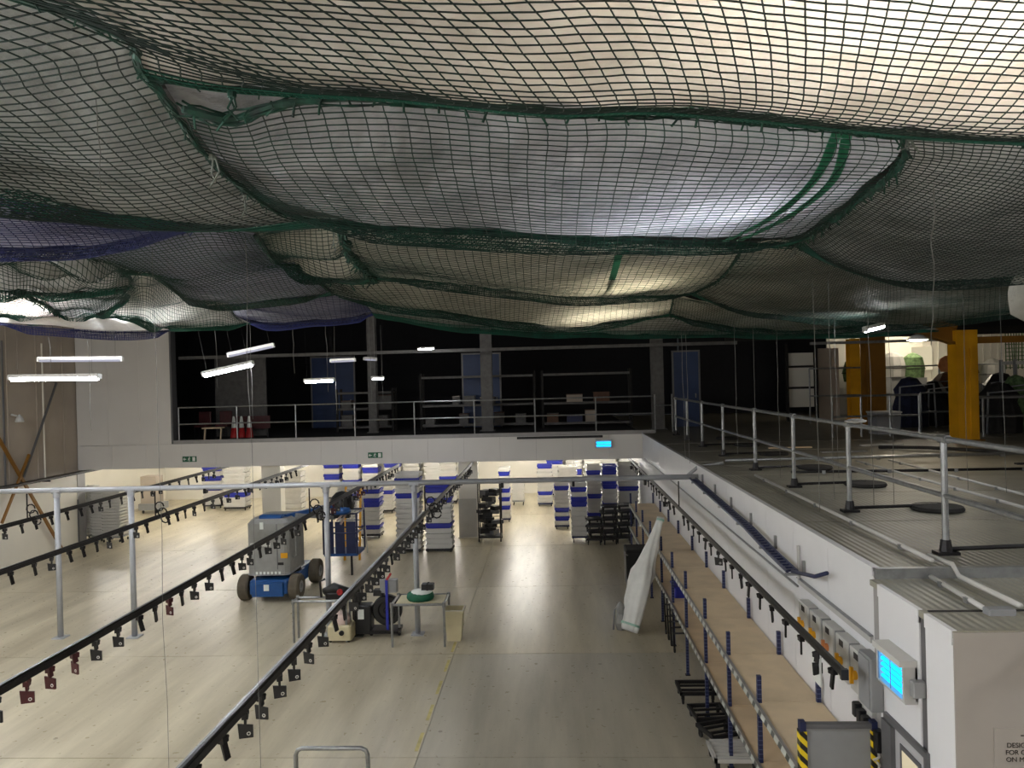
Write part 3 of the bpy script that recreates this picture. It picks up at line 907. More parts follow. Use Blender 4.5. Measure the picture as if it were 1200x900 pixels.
# straps of green tape lying on the sheets
def strap(key, sag, seed, wob, freq, bell, uv, w, label, fkey=None, gap=.05):
    Pt = patch(NET[fkey or key], 60, 60, sag, seed, wob, freq, bell)
    pts = []
    for (a, b_) in uv:
        i = min(59, b_ * 59); j = min(59, a * 59)
        pts.append(Pt[int(round(i)), int(round(j))] + np.array([0, 0, gap - .012]))
    p = resample(pts, 40)
    t = np.gradient(p, axis=0); t /= np.linalg.norm(t, axis=1, keepdims=True)
    sd = np.cross(t, [0, 0, 1.0]); sd /= np.linalg.norm(sd, axis=1, keepdims=True)
    V = np.concatenate([p - sd * w / 2, p + sd * w / 2, p + sd * w / 2 - [0, 0, .006], p - sd * w / 2 - [0, 0, .006]])
    n_ = len(p); fs = []
    for a in range(n_ - 1):
        for k in range(4):
            j = (k + 1) % 4
            fs.append((k * n_ + a, k * n_ + a + 1, j * n_ + a + 1, j * n_ + a))
    mb = MB().add([tuple(q) for q in V], fs)
    single('green_strap', mb, 'teal_tape', label, 'strap', 'green straps on the plastic sheets')
strap('C', .14, 13, .008, .8, 2.0, [(.875, .03), (.885, .3), (.87, .6), (.83, .97)], .055, 'left of two parallel green straps on the glossy grey sheet', 'Cf')
strap('C', .14, 13, .008, .8, 2.0, [(.905, .03), (.915, .3), (.9, .6), (.86, .97)], .055, 'right of two parallel green straps on the glossy grey sheet', 'Cf')
strap('E', .16, 19, .01, .8, 1.9, [(.665, .05), (.685, .5), (.72, .97)], .07, 'single green strap on the pale sheet in the second net row')
strap('H', .12, 16, .02, 1, 1.3, [(.62, .02), (.6, .1), (.6, .2)], .05, 'short green strap hanging below the long green fold')

# lamps in the roof space above the nets
def roof_lamp(x_, y_, z_, L, ang, rgb, s, label, w=.1):
    m = emit('roof_tube', rgb, s * L_ROOF)
    return tube_lamp('roof_lamp', label, 'lamp', (x_, y_, z_), L, ang, m, 'tube lamps above the nets', w=w, wires=9.02)
roof_lamp(1.5, 2.3, 7.2, 1.8, 0.2, (255, 248, 236), 170, 'tube lamp above the nearest net, shining through the beige sheet')
roof_lamp(3.0, 3.0, 7.2, 1.8, 0.2, (255, 248, 236), 110, 'second tube lamp above the nearest net, further right')
roof_lamp(1.05, 5.75, 6.75, 1.2, 0.1, (240, 246, 255), 130, 'tube lamp above the middle net, shining through the glossy sheet')
roof_lamp(0.9, 9.1, 6.52, 1.0, 0.1, (255, 244, 216), 95, 'tube lamp above the second net row, behind the green strap')
roof_lamp(.85, 12.3, 6.5, 1.2, 0.1, (255, 244, 220), 110, 'tube lamp above the third net row')
roof_lamp(-6.3, 8.4, 6.5, 1.2, 0.9, (255, 248, 244), 150, 'tube lamp above the bright white sheet at the left')

roof_lamp(-5.4, 9.7, 6.45, .9, 0.3, (240, 246, 255), 110, 'added short tube lamp above the low blue net edge at the left')  # extra lamp added to brighten the white sheets at the left
# tubes hung under the nets over the hall
def hung_lamp(p0, p1, label, lit=True, cordx=None, cord_z=None, w=.1):
    a, b_ = Vector(p0), Vector(p1)
    c_ = (a + b_) / 2
    d = b_ - a
    t = tube_lamp('hanging_lamp', label, 'lamp', tuple(c_), d.length, math.atan2(d.y, d.x), 'tube_hall' if lit else 'tube_dim',
                  'tube lamps hung over the hall', w=w, h=.05, tilt=-math.asin(d.z / d.length), wires=9.02)
    return t
hung_lamp((-8.35, 11.5, 5.27), (-6.94, 11.5, 5.25), 'long bright tube lamp hanging at the far left, lower of the two')
hung_lamp((-8.58, 12.5, 5.58), (-7.14, 12.5, 5.55), 'dim tube lamp just above the long bright one at the far left', False, w=.06)
hung_lamp((-5.99, 13.0, 5.27), (-5.12, 13.0, 5.44), 'bright tilted tube lamp hanging before the left end of the balcony opening')
hung_lamp((-5.97, 14.0, 5.63), (-5.11, 14.0, 5.79), 'dim tilted tube lamp above the bright tilted one', False, w=.06)
hung_lamp((-5.51, 17.0, 5.14), (-4.85, 17.0, 5.15), 'bright level tube lamp hanging before the blue door panel')
hung_lamp((-5.2, 18.0, 5.6), (-4.61, 18.0, 5.61), 'dim level tube lamp above the blue door panel', False, w=.06)
hung_lamp((-4.68, 20.0, 5.19), (-4.43, 20.2, 5.18), 'short bright lamp hanging right of the blue door panel')
hung_lamp((-4.88, 20.0, 5.7), (-4.6, 20.2, 5.68), 'short dim lamp above the short bright one', False, w=.06)
hung_lamp((-4.0, 23.2, 6.06), (-3.5, 23.2, 6.07), 'small bright lamp under the upper beam of the balcony', True, w=.05)
# unseen lamps added beside and behind the viewer to brighten hall and deck
for i, (a, b_) in enumerate(((-9.2, 8.2), (-7.4, 4.6), (-5.0, 1.2), (-9.5, 0.6), (-11.2, 10.4), (-2.2, -1.6), (-12.5, 5.0), (-6.0, -2.0), (1.6, -2.0), (5.0, -1.6), (-3.3, 2.4), (-4.7, 4.4), (6.2, 3.4), (8.2, 7.2), (-12.2, 14.0), (-13.4, 16.6))):
    hung_lamp((a, b_ - .7, 5.3), (a, b_ + .7, 5.3), f'{nth(i + 1)} added tube lamp out of view, brightening the hall and deck')
hung_lamp((4.82, 12.0, 5.66), (5.26, 12.4, 5.74), 'slanting tube lamp under the net over the deck', True, w=.07)
t = thing('high_bay_lamp', 'round lamp hanging beside the yellow column over the deck', 'lamp', (7.0, 15.0, 5.58))
build('lamp_shade', MB().lathe((0, 0, 0), [(.02, .1), (.1, .08), (.2, 0), (.19, -.005)], 18), 'box_grey', t, True, True)
build('hanger', MB().tube([(0, 0, .08), (0, 0, 3.44)], .006, 4), 'blackm', t, False, True)
build('lamp_glass', MB().lathe((0, 0, -.006), [(.18, 0), (.12, -.02), (.01, -.03)], 18), M['tube_deck'], t, True, True)
for i, (a, b_, L) in enumerate(((13.5, 29.5, 1.5), (17, 27, 1.5), (14.5, 31.3, 1.5))):
    tube_lamp('deck_lamp', f'{nth(i + 1)} tube lamp in the roof over the deck, counted from the front', 'lamp', (a, b_, 6.5), L, 0.3, 'tube_deck', 'tube lamps over the deck', wires=9.02)

# ============================================================ OVERHEAD FRAME AND RAILS
YP = 15.15
pf = thing('overhead_pipe_frame', 'pale grey pipe frame on posts crossing the hall, carrying the rails', 'frame', (-4, YP, 0))
build('cross_pipe', MB().tube([(-14, YP, 3.0), (XR - .02, YP, 3.03)], .052, 10), 'grey_paint', pf, True)
for xx in (-10.1, -8.55, -4.54, -2.76):
    build('post', MB().tube([(xx, YP, 0), (xx, YP, 2.96)], .055, 10), 'grey_paint', pf, True)
    build('base_plate', MB().box((xx, YP, .012), (.24, .24, .024)), 'grey_paint', pf)
    build('pipe_clamp', MB().tube([(xx - .09, YP, 3.0), (xx + .09, YP, 3.0)], .066, 8).tube([(xx, YP, 2.86), (xx, YP, 2.98)], .068, 8), 'grey_paint', pf)
for xx in (-12.6, -7.0, -6.1, -1.0, .4, 1.8):
    build('pipe_clip', MB().box((xx, YP, 2.94), (.05, .12, .1)), 'blackm', pf)
build('end_stay', MB().tube([(2.6, YP, 3.03), (XR - .01, YP + .1, 3.2), (XR + .5, YP + .1, ZD + .04)], .035, 8), 'grey_paint', pf, True)

RAILS = [('r1', -10.73, 9.5, 28.0, 'leftmost overhead rail, along the left wall'),
         ('r2', -8.05, 6.8, 28.0, 'second overhead rail from the left'),
         ('r3', -4.88, 5.3, 24.2, 'middle overhead rail, in front of the boom lift'),
         ('r4', -2.55, 3.3, 27.0, 'fourth overhead rail from the left, running to the crate stacks'),
         ('r5', 2.45, 6.72, 28.0, 'rightmost overhead rail, above the shelving along the wall')]
ZR = 2.40
# two kinds of hook: a plain strap and a strap carrying a plate with a hole
def hook(kind, m):
    t = thing('rail_hook', 'hook', 'hook')
    build('trolley', MB().box((0, 0, -.035), (.05, .07, .05)).tube([(-.03, .02, -.02), (.03, .02, -.02)], .016, 6), m, t, local=True)
    if kind == 0:
        build('strap', MB().bar((0, 0, -.05), (.01, .035, -.2), .02, .05), m, t, local=True)
    else:
        build('strap', MB().bar((0, 0, -.05), (0, .01, -.11), .02, .05), m, t, local=True)
        pl = MB()
        a, b_, c_, d_ = (-.06, 0, -.1), (.06, 0, -.12), (.06, 0, -.22), (-.05, 0, -.22)
        vs = [(p[0], -.008, p[2]) for p in (a, b_, c_, d_)] + [(p[0], .008, p[2]) for p in (a, b_, c_, d_)]
        pl.add(vs, [(0, 3, 2, 1), (4, 5, 6, 7), (0, 1, 5, 4), (1, 2, 6, 5), (2, 3, 7, 6), (3, 0, 4, 7)])
        build('plate', pl, m, t, local=True)
        build('eyelet', MB().wheel((.025, 0, -.185), .017, .022, 'y', 8), 'white_pl', t, local=True)
    return freeze(t)
H0, H1, H2 = hook(0, 'blackm'), hook(1, 'black'), hook(1, 'dkred')
used = set()
for key, xx, y0, y1, lab in RAILS:
    t = thing('overhead_rail', lab, 'rail', (xx, (y0 + y1) / 2, ZR))
    rb = MB().bar((xx, y0, ZR), (xx, y1, ZR), .03 if key == 'r5' else .045, .045 if key == 'r5' else .06).bar((xx, y0, ZR + .042), (xx, y1, ZR + .042), .03, .025)
    build('rail_bar', rb, 'blackm', t)
    if key in ('r4', 'r3'):
        build('side_strip', MB().bar((xx - .04, y0, ZR + .025), (xx - .04, YP, ZR + .025), .025, .025), 'galv', t)
    yy = YP
    build('drop_rod', MB().tube([(xx, YP, ZR + .05), (xx, YP, 2.95)], .014, 6), 'blackm', t)
    build('end_stop', MB().box((xx, y0 - .02, ZR + .01), (.06, .04, .09)), 'black', t)
    side = {'r1': 'leftmost', 'r2': 'second-from-left', 'r3': 'middle', 'r4': 'fourth', 'r5': 'wall-side'}[key]
    n = 0
    q = y0 + .25
    rr = random.Random(31 + ord(key[1]))
    sp = {'r1': .46, 'r2': .44, 'r3': .385, 'r4': .43, 'r5': .5}[key]
    while q < min(y1, 24.0):
        if abs(q - YP) > .12:
            n += 1
            p = rr.random()
            k = 1 if p < {'r1': .3, 'r2': .4, 'r3': .55, 'r4': .8, 'r5': .12}[key] else 0
            pr = (H1 if not (key == 'r3' and rr.random() < .35) else H2) if k else H0
            kind = ['thin black strap hook', 'black hook with a holed plate', 'dark red hook with a holed plate'][0 if pr is H0 else 1 if pr is H1 else 2]
            lb = f'{kind}, {nth(n)} from the near end of the {side} rail'
            loc = (xx, q, ZR - .03)
            rz = rr.uniform(-.5, .5) if k else rr.uniform(-.4, .4)
            if id(pr) not in used:
                used.add(id(pr)); pr.location = loc; pr.rotation_euler = (0, 0, rz); pr['label'] = lb; pr['group'] = f'hooks on the {side} rail'
            else:
                dup(pr, loc, rz, lb, f'hooks on the {side} rail')
        q += sp * rr.uniform(.8, 1.2)
    # coil of cable where the rail passes the post
    if key != 'r5':
        mb = MB()
        for j in range(3):
            cx, cz = xx + .12 + .06 * j, ZR + .25 - .12 * j
            mb.tube([(cx + .09 * math.cos(a), YP - .06, cz + .09 * math.sin(a)) for a in np.linspace(0, 6.0, 10)], .014, 5)
        build('cable_coil', mb, 'blackm', t)
# paper tags clipped to two rails
single('paper_tag', MB().box((-2.52, 4.72, 2.27), (.014, .34, .16), .3), 'print_white', 'white printed tag hanging on the fourth rail at the bottom edge', 'tag')
single('paper_tag', MB().box((2.47, 7.45, 2.2), (.014, .22, .32)), 'print_white', 'white printed tag hanging on the wall-side rail near the switches', 'tag')

# power track, ledge and conduits along the right wall
tr = thing('cable_ladder', 'dark navy cable ladder sloping along the white right wall', 'cable tray', (2.74, 11, 2.9))
path = [(2.73, 15.0, 3.02), (2.73, 10.8, 2.87), (2.73, 9.7, 2.78), (2.73, 8.9, 2.74)]
lad = MB()
for dz in (-.07, .07):
    lad.tube([(2.70 + dz * .8, p[1], p[2]) for p in path], .02, 5)
build('side_rail', lad, 'navy', tr)
for k in range(52):
    yy = 8.95 + k * .115
    zz = np.interp(yy, [8.9, 9.7, 10.8, 15.0], [2.74, 2.78, 2.87, 3.02])
    build('rung', MB().box((2.70, yy, zz), (.13, .05, .025)), 'navy', tr)
for yy in (8.9, 10.0, 11.2, 12.4, 13.6, 14.7):
    zz = float(np.interp(yy, [8.9, 9.7, 10.8, 15.0], [2.74, 2.78, 2.87, 3.02]))
    build('bracket', MB().bar((2.62, yy, zz - .03), (XR - .002, yy, zz - .03), .035, .03).bar((XR - .02, yy, zz - .05), (XR - .02, yy, zz + .12), .03, .035), 'galv', tr)
build('end_stub', MB().tube([(2.7, 8.9, 2.74), (2.72, 8.2, 2.86), (2.76, 7.95, 2.96)], .022, 6), 'navy', tr, True)
tk = struct('trim_trunking', MB().span((XR - .025, 9.15, 2.49), (XR - .002, 23.8, 2.51)), 'galv', 'thin trunking ledge along the right wall')
hd = struct('trim_switch_hood', MB().span((XR - .03, 7.06, 2.55), (XR - .002, 9.1, 2.61)), 'box_grey', 'long capped trunking above the switch boxes')
build('capping', MB().span((XR - .04, 7.06, 2.61), (XR - .002, 9.12, 2.62)), 'galv', hd)
build('riser', MB().tube([(XR - .03, 9.05, 2.62), (XR - .03, 9.05, 3.0)], .02, 6), 'box_grey', hd)
for n, yy in enumerate((8.65, 8.28, 7.90, 7.53, 7.17)):
    h_ = 'orange' if n == 2 else 'yellow'
    t = thing('switch_box', f'grey isolator switch box with {h_} handle, {nth(n + 1)} from the far end of the row', 'switch', (XR - .06, yy, 2.02), 'switch boxes on the right wall')
    build('body', MB().bbox((XR - .12, yy - .15, 2.05), (XR - .002, yy + .15, 2.45), .012, 2), 'box_grey', t)
    build('side_gasket', MB().span((XR - .1, yy - .165, 2.06), (XR - .003, yy - .15, 2.44)), 'box_dgrey', t)
    build('name_plate', MB().span((XR - .123, yy - .05, 2.36), (XR - .12, yy + .05, 2.42)), 'print_black', t)
    build('handle', MB().wheel((XR - .14, yy, 2.22), .042, .04, 'x', 12).box((XR - .165, yy, 2.22), (.03, .03, .15)), 'orange' if n == 2 else 'yellow', t)
t = thing('junction_box', 'larger mid grey cabinet at the near end of the switch boxes', 'electrical box', (2.76, 6.8, 2.07))
build('body', MB().bbox((2.68, 6.72, 2.07), (X2 - .002, 6.98, 2.53), .012, 2), 'box_dgrey', t)
build('door', MB().span((2.668, 6.74, 2.09), (2.68, 6.96, 2.51)), 'box_dgrey', t)
t = thing('socket_panel', 'cluster of black sockets and plugs under the grey cabinet', 'electrical box', (2.78, 7.1, 1.6))
build('back_plate', MB().span((2.79, 6.99, 1.7), (XR - .002, 7.3, 1.98)), 'box_grey', t)
for j in range(3):
    build('socket', MB().bbox((2.72, 7.0 + j * .1, 1.74 + .04 * j), (2.79, 7.08 + j * .1, 1.9 + .02 * j), .01, 1), 'black', t)
build('cable', MB().tube([(2.74, 7.05, 1.74), (2.71, 6.98, 1.62), (2.75, 6.9, 1.5), (2.72, 6.8, 1.3), (2.77, 6.7, 1.1)], .014, 5), 'black', t, True)
build('cable', MB().tube([(2.75, 7.2, 1.74), (2.73, 7.1, 1.55), (2.74, 7.0, 1.4), (2.76, 6.8, 1.0)], .014, 5), 'black', t, True)
t = thing('wall_telephone', 'black and white fitting with coiled lead beside the door frame', 'fitting', (2.75, 6.7, 1.6))
build('body', MB().bbox((2.71, 6.72, 1.72), (X2 - .002, 6.82, 1.9), .015, 2), 'black', t)
build('coiled_lead', MB().tube([(2.73 + .02 * math.sin(k * 1.3), 6.76 + .03 * math.cos(k * 1.3), 1.72 - k * .02) for k in range(26)], .012, 5), 'box_grey', t, True)

# door in the near block
dr = struct('door_1', MB().span((X2 - .012, 5.98, 0), (X2 - .002, 6.62, 2.06)), 'door_grey', 'white steel door with a lit glass pane at the lower right')
build('door_frame', MB().span((X2 - .03, 5.93, 2.05), (X2 - .001, 6.68, 2.1)).span((X2 - .03, 5.93, 0), (X2 - .001, 5.975, 2.05)), 'frame_grey', dr)
build('door_jamb', MB().span((X2 - .05, 6.5, 0), (X2 - .001, 6.68, 2.05)), 'frame_grey', dr)
build('vision_frame', MB().span((X2 - .02, 6.05, 1.2), (X2 - .012, 6.4, 1.96)), 'frame_grey', dr)
build('vision_pane', MB().span((X2 - .023, 6.09, 1.24), (X2 - .02, 6.36, 1.92)), 'cream_glow', dr)
# insect lamps
def fly(name, lab, x0, y0, z0, L, Hh, axis):
    t = thing(name, lab, 'insect lamp', (x0, y0, z0))
    def B(a0, a1, d0, d1, zz0, zz1):
        return MB().span((x0 - d1, y0 + a0, z0 + zz0), (x0 - d0, y0 + a1, z0 + zz1)) if axis == 'y' else MB().span((x0 + a0, y0 - d1, z0 + zz0), (x0 + a1, y0 - d0, z0 + zz1))
    build('hood', B(0, L, .002, .14, Hh - .05, Hh), 'white_pl', t)
    build('back_plate', B(0, L, .002, .02, 0, Hh - .05), 'white_pl', t)
    build('tray', B(0, L, .002, .1, -.02, 0), 'box_grey', t)
    for e in (0, L - .025):
        build('end_cap', B(e, e + .025, .002, .11, 0, Hh - .05), 'box_grey', t)
    k = 5 if axis == 'y' else 2
    for j in range(k):
        zz = (Hh - .08) * (j + .5) / k + .01
        if axis == 'y':
            build('blue_tube', MB().tube([(x0 - .07, y0 + .03, z0 + zz), (x0 - .07, y0 + L - .03, z0 + zz)], .016, 8), 'uv', t, True)
        else:
            build('blue_tube', MB().tube([(x0 + .03, y0 - .07, z0 + zz), (x0 + L - .03, y0 - .07, z0 + zz)], .03, 8), 'uv', t, True)
    gd = MB()
    for j in range(3):
        a = .03 + (L - .06) * j / 2
        gd.add(*B(a - .003, a + .003, .1, .106, .01, Hh - .06).__dict__.values())
    build('guard_wire', gd, 'box_dgrey', t)
    return t
fly('insect_lamp', 'glowing blue insect lamp on the white wall above the door', X2, 6.1, 2.42, .5, .32, 'y')
fly('insect_lamp', 'small glowing blue insect lamp on the balcony front', 1.36, YB, 2.83, .52, .26, 'x')
single('junction_box', MB().bbox((X2 - .09, 5.98, 2.5), (X2 + .01, 6.05, 2.62), .01, 1), 'box_dgrey', 'small grey box at the right end of the insect lamp above the door', 'electrical box')

# exit signs
def exit_sign(x0, z0, lab):
    t = thing('exit_sign', lab, 'sign', (x0 + .22, YB - .012, z0), 'green exit signs on the balcony front')
    build('plate', MB().span((x0, YB - .02, z0), (x0 + .46, YB - .002, z0 + .18)), 'exit_green', t)
    p = MB()
    cx, cz, y_ = x0 + .22, z0 + .09, YB - .024
    p.wheel((cx + .01, y_, cz + .06), .014, .006, 'y', 8)
    for a, b_ in (((cx + .005, cz + .045), (cx - .01, cz)), ((cx - .01, cz), (cx + .02, cz - .03)), ((cx + .02, cz - .03), (cx, cz - .065)), ((cx - .01, cz), (cx - .045, cz - .04)),
                  ((cx, cz + .035), (cx + .04, cz + .02)), ((cx, cz + .035), (cx - .035, cz + .01))):
        p.bar((a[0], y_, a[1]), (b_[0], y_, b_[1]), .006, .014)
    build('running_figure', p, 'print_white', t)
    d = MB()
    d.span((x0 + .33, y_ - .003, z0 + .025), (x0 + .42, y_ + .003, z0 + .155))
    build('doorway_symbol', d, 'print_white', t)
    a = MB()
    ax = x0 + .08
    a.bar((ax - .04, y_, cz), (ax + .04, y_, cz), .006, .022)
    a.bar((ax - .045, y_, cz), (ax - .01, y_, cz + .04), .006, .018).bar((ax - .045, y_, cz), (ax - .01, y_, cz - .04), .006, .018)
    build('arrow', a, 'print_white', t)
exit_sign(-11.95, 2.64, 'left green exit sign on the balcony front, below the dark opening')
exit_sign(-5.88, 2.64, 'right green exit sign on the balcony front, above the crate stacks')

# lettering on the shade-grey front of the near block
def text(body, size, loc, m, parent):
    cu_ = bpy.data.curves.new('t', 'FONT')
    cu_.body = body
    cu_.size = size
    cu_.align_x = 'CENTER'
    cu_.extrude = .0008
    to = bpy.data.objects.new('t', cu_)
    COL.objects.link(to)
    bpy.context.view_layer.update()
    me = bpy.data.meshes.new_from_object(to.evaluated_get(bpy.context.evaluated_depsgraph_get()))
    bpy.data.objects.remove(to)
    me.transform(Matrix.Rotation(math.radians(90), 4, 'X'))
    o = mesh_obj('lettering', me, m, parent)
    o.location = Vector(loc) - wloc(parent)
    return o
sg = thing('wall_sign', 'grey lettered notice on the near block at the right edge', 'sign', (3.3, 5.547, 2.1))
build('plate', MB().span((3.05, 5.543, 2.1), (3.55, 5.549, 2.47)), 'shaded_front_grey', sg)
text('DESIGNATED', .048, (3.275, 5.5405, 2.335), 'print_black', sg)
text('FOR OVER', .048, (3.235, 5.5405, 2.285), 'print_black', sg)
text('ON MOU', .048, (3.225, 5.5405, 2.235), 'print_black', sg)
build('printed_rule', MB().span((3.23, 5.54, 2.415), (3.4, 5.543, 2.422)), 'print_black', sg)

# ============================================================ SHELVING
sh = thing('long_shelving', 'long two-tier boltless shelving with brown boards along the right wall', 'shelving', (2.5, 14.3, 0))
ups = [6.95, 8.42, 9.86, 11.34, 12.95, 14.37, 15.8, 17.5, 18.95, 20.35, 21.75]
XF, XK = 2.17, 2.80
for q in ups:
    for xx in (XF, XK):
        build('upright', MB().box((xx, q, .87), (.045, .05, 1.74)), 'perf', sh)
        build('foot', MB().box((xx, q, .006), (.08, .08, .012)), 'blackm', sh)
for i in range(len(ups) - 1):
    a, b_ = ups[i], ups[i + 1]
    for zz in (1.45, .8):
        build('shelf_board', MB().span((XF - .02, a + .005, zz - .02), (XK + .03, b_ - .005, zz)), 'mdf', sh)
        build('edge_beam', MB().span((XF - .05, a, zz - .075), (XF - .022, b_, zz + .008)), 'edge_print', sh)
        build('beam_lip', MB().span((XF - .054, a, zz + .004), (XF - .02, b_, zz + .014)), 'silver', sh)
    for q in (a, b_):
        pass
for q in ups:
    for zz in (.72, 1.37):
        build('cross_tie', MB().span((XF, q - .015, zz - .03), (XK, q + .015, zz + .01)), 'navy', sh)

ep = thing('end_barrier', 'grey end panel with yellow and black hazard posts at the near end of the shelving', 'barrier', (2.45, 6.8, 0))
build('panel', MB().span((2.15, 6.81, .5), (2.72, 6.83, 1.9)), 'box_dgrey', ep)
build('top_rail', MB().span((2.12, 6.79, 1.9), (2.74, 6.85, 1.94)), 'frame_grey', ep)
for xx in (2.12, 2.73):
    build('post', MB().box((xx, 6.82, .98), (.05, .07, 1.96)), 'navy', ep)
    build('hazard_tape', MB().span((xx - .03, 6.778, .5), (xx + .03, 6.784, 1.88)).span((xx - .032, 6.78, .5), (xx - .026, 6.86, 1.88)), 'hazard', ep)

# things under and on the shelving
def dolly(name, lab, c, w, d, h, m, rz=0, rails=2, grp=None, z0=0):
    t = thing(name, lab, 'dolly', (c[0], c[1], z0), grp, rz)
    f = MB()
    for s in (-1, 1):
        f.box((s * (w / 2 - .02), 0, h), (.04, d, .05)).box((0, s * (d / 2 - .02), h), (w, .04, .05))
    for k in range(rails):
        f.box((0, -d / 2 + d * (k + 1) / (rails + 1), h), (w, .03, .03))
    build('frame', f, m, t, local=True)
    for sx in (-1, 1):
        for sy in (-1, 1):
            cs = MB().wheel((sx * (w / 2 - .05), sy * (d / 2 - .05), .045), .045, .03, 'x', 10)
            cs.box((sx * (w / 2 - .05), sy * (d / 2 - .05), (h + .05) / 2 + .01), (.045, .05, h - .07))
            build('castor', cs, 'rubber', t, local=True)
    return t
dolly('dolly', 'black dolly frame under the shelving, farthest of four along its front', (2.12, 12.0), .55, .5, .17, 'black')
dolly('dolly', 'black dolly frame under the shelving, second of four along its front', (2.16, 11.2), .5, .5, .14, 'black', .1)
dolly('dolly', 'black tilted dolly under the shelving with a dark tray, third of four', (2.2, 10.62), .5, .45, .16, 'black', .35)
wd_ = dolly('dolly', 'white slatted dolly sticking out under the near shelving', (2.2, 9.95), .55, .55, .18, 'white_pl', 0, 5)
t = thing('crate', 'dark blue crate on the lower shelf behind the wrapped roll', 'crate', (2.45, 14.9, .8))
build('body', MB().bbox((2.25, 14.65, .8), (2.66, 15.1, 1.0), .03, 2), 'blue_pl', t)
build('rim', MB().span((2.23, 14.63, .99), (2.68, 15.12, 1.015)), 'blue_pl', t)
# dark equipment under the far shelving
t = thing('waste_bin', 'black bin on wheels standing before the far shelving', 'bin', (1.95, 18.3, 0))
build('body', MB().box((1.93, 18.35, .5), (.5, .55, .8), 0, 1.08), 'black', t)
build('lid', MB().bbox((1.66, 18.05, .9), (2.2, 18.66, .97), .03, 2), 'rubber', t)
for sx in (1.74, 2.12):
    build('wheel', MB().wheel((sx, 18.1, .08), .08, .05, 'x', 12), 'rubber', t)
build('handle', MB().tube([(1.7, 18.02, .85), (1.62, 17.98, .9), (1.62, 17.98, .95)], .018, 6), 'galv', t)
t = thing('black_stacker', 'tangle of folded black trolley frames under the shelving behind the wrapped roll', 'trolley', (2.3, 14.6, 0))
for k in range(4):
    yy = 14.0 + k * .34
    fr = MB()
    fr.tube([(2.12, yy, .06), (2.1, yy + .02, .78), (2.56, yy + .02, .78), (2.6, yy, .06)], .02, 6)
    fr.tube([(2.11, yy, .35), (2.58, yy, .35)], .016, 6).tube([(2.11, yy, .58), (2.58, yy, .5)], .016, 6)
    build('frame', fr, 'black', t, True)
    for sx in (2.12, 2.6):
        build('wheel', MB().wheel((sx, yy, .055), .055, .03, 'x', 10), 'rubber', t)
# the wrapped roll leaning on the shelving
A_, B_ = Vector((1.40, 15.05, .06)), Vector((2.18, 15.75, 2.14))
wr_ = thing('wrapped_roll', 'tall white wrapped bundle leaning against the shelving', 'bundle', (1.45, 15.1, 0))
mb = MB()
ax = (B_ - A_)
s1 = ax.cross(Vector((0, 0, 1))).normalized(); s2 = ax.cross(s1).normalized()
prof = [(0, .19), (.03, .21), (.12, .22), (.25, .25), (.4, .27), (.5, .28), (.56, .24), (.62, .2), (.72, .165), (.84, .12), (.94, .085), (1.0, .09)]
vs, fs = [], []
nn_ = 36
rr = random.Random(3)
for i, (tt, rad) in enumerate(prof):
    c_ = A_ + ax * tt + s1 * (-.05 * math.sin(tt * 3.1))
    for k in range(nn_):
        a = 2 * math.pi * k / nn_
        q = rad * (.94 + .12 * math.sin(3 * a + tt * 9) + .07 * math.sin(7 * a + tt * 5) + .05 * math.sin(2 * a - tt * 26))
        vs.append(c_ + s1 * q * math.cos(a) + s2 * q * .55 * math.sin(a))
for i in range(len(prof) - 1):
    for k in range(nn_):
        j = (k + 1) % nn_
        fs.append((i * nn_ + k, i * nn_ + j, (i + 1) * nn_ + j, (i + 1) * nn_ + k))
fs.append(tuple(range(nn_))); fs.append(tuple(range((len(prof) - 1) * nn_, len(prof) * nn_)))
build('wrapping', mb.add(vs, fs), 'wrap', wr_, True)
for tt, rad in ((.045, .222), (.965, .094)):
    c_ = A_ + ax * tt
    build('green_band', MB().add([c_ + s1 * rad * math.cos(2 * math.pi * k / 20) + s2 * rad * .6 * math.sin(2 * math.pi * k / 20) + ax * dz for dz in (0, .018) for k in range(20)],
                                 [(k, (k + 1) % 20, 20 + (k + 1) % 20, 20 + k) for k in range(20)]), 'pale_green', wr_)
t = thing('plastic_bag', 'grey crumpled frame and bag at the foot of the wrapped bundle', 'bag', (1.27, 15.3, 0))
build('bag', MB().lathe((1.28, 15.32, 0), [(.01, 0), (.1, .01), (.13, .15), (.08, .32), (.1, .45), (.03, .55), (.005, .56)], 9), 'machine_grey', t, False)
build('hoop', MB().tube([(1.12, 15.25, .02), (1.16, 15.3, .4), (1.3, 15.35, .5), (1.36, 15.3, .05)], .02, 6), 'box_dgrey', t, True)

# ============================================================ CRATES UNDER THE BALCONY
def crate_mesh(w, d, h, name):
    mb = MB()
    r = .02
    t_ = .02
    # open-topped box: outer walls, rim, inner walls, floor, two ribs
    def ring(x, y, z): return [(-x, -y, z), (x, -y, z), (x, y, z), (-x, y, z)]
    a = w / 2; b_ = d / 2
    rings = [ring(a * .82, b_ * .85, 0), ring(a * .87, b_ * .88, h * .5), ring(a, b_, h * .56), ring(a, b_, h - .006), ring(a - t_, b_ - t_, h - .006), ring(a * .92, b_ * .92, .02)]
    vs = [p for q in rings for p in q]
    fs = [(3, 2, 1, 0)]
    for i in range(5):
        for k in range(4):
            j = (k + 1) % 4
            fs.append((i * 4 + k, i * 4 + j, (i + 1) * 4 + j, (i + 1) * 4 + k))
    fs.append((20, 21, 22, 23))
    mb.add(vs, fs)
    for s in (-1, 1):
        mb.box((s * a * .4, -b_ * .88, h * .26), (.03, .03, h * .5))
    me = bpy.data.meshes.new(name)
    me.from_pydata(mb.v, [], mb.f)
    return me
CW = {}
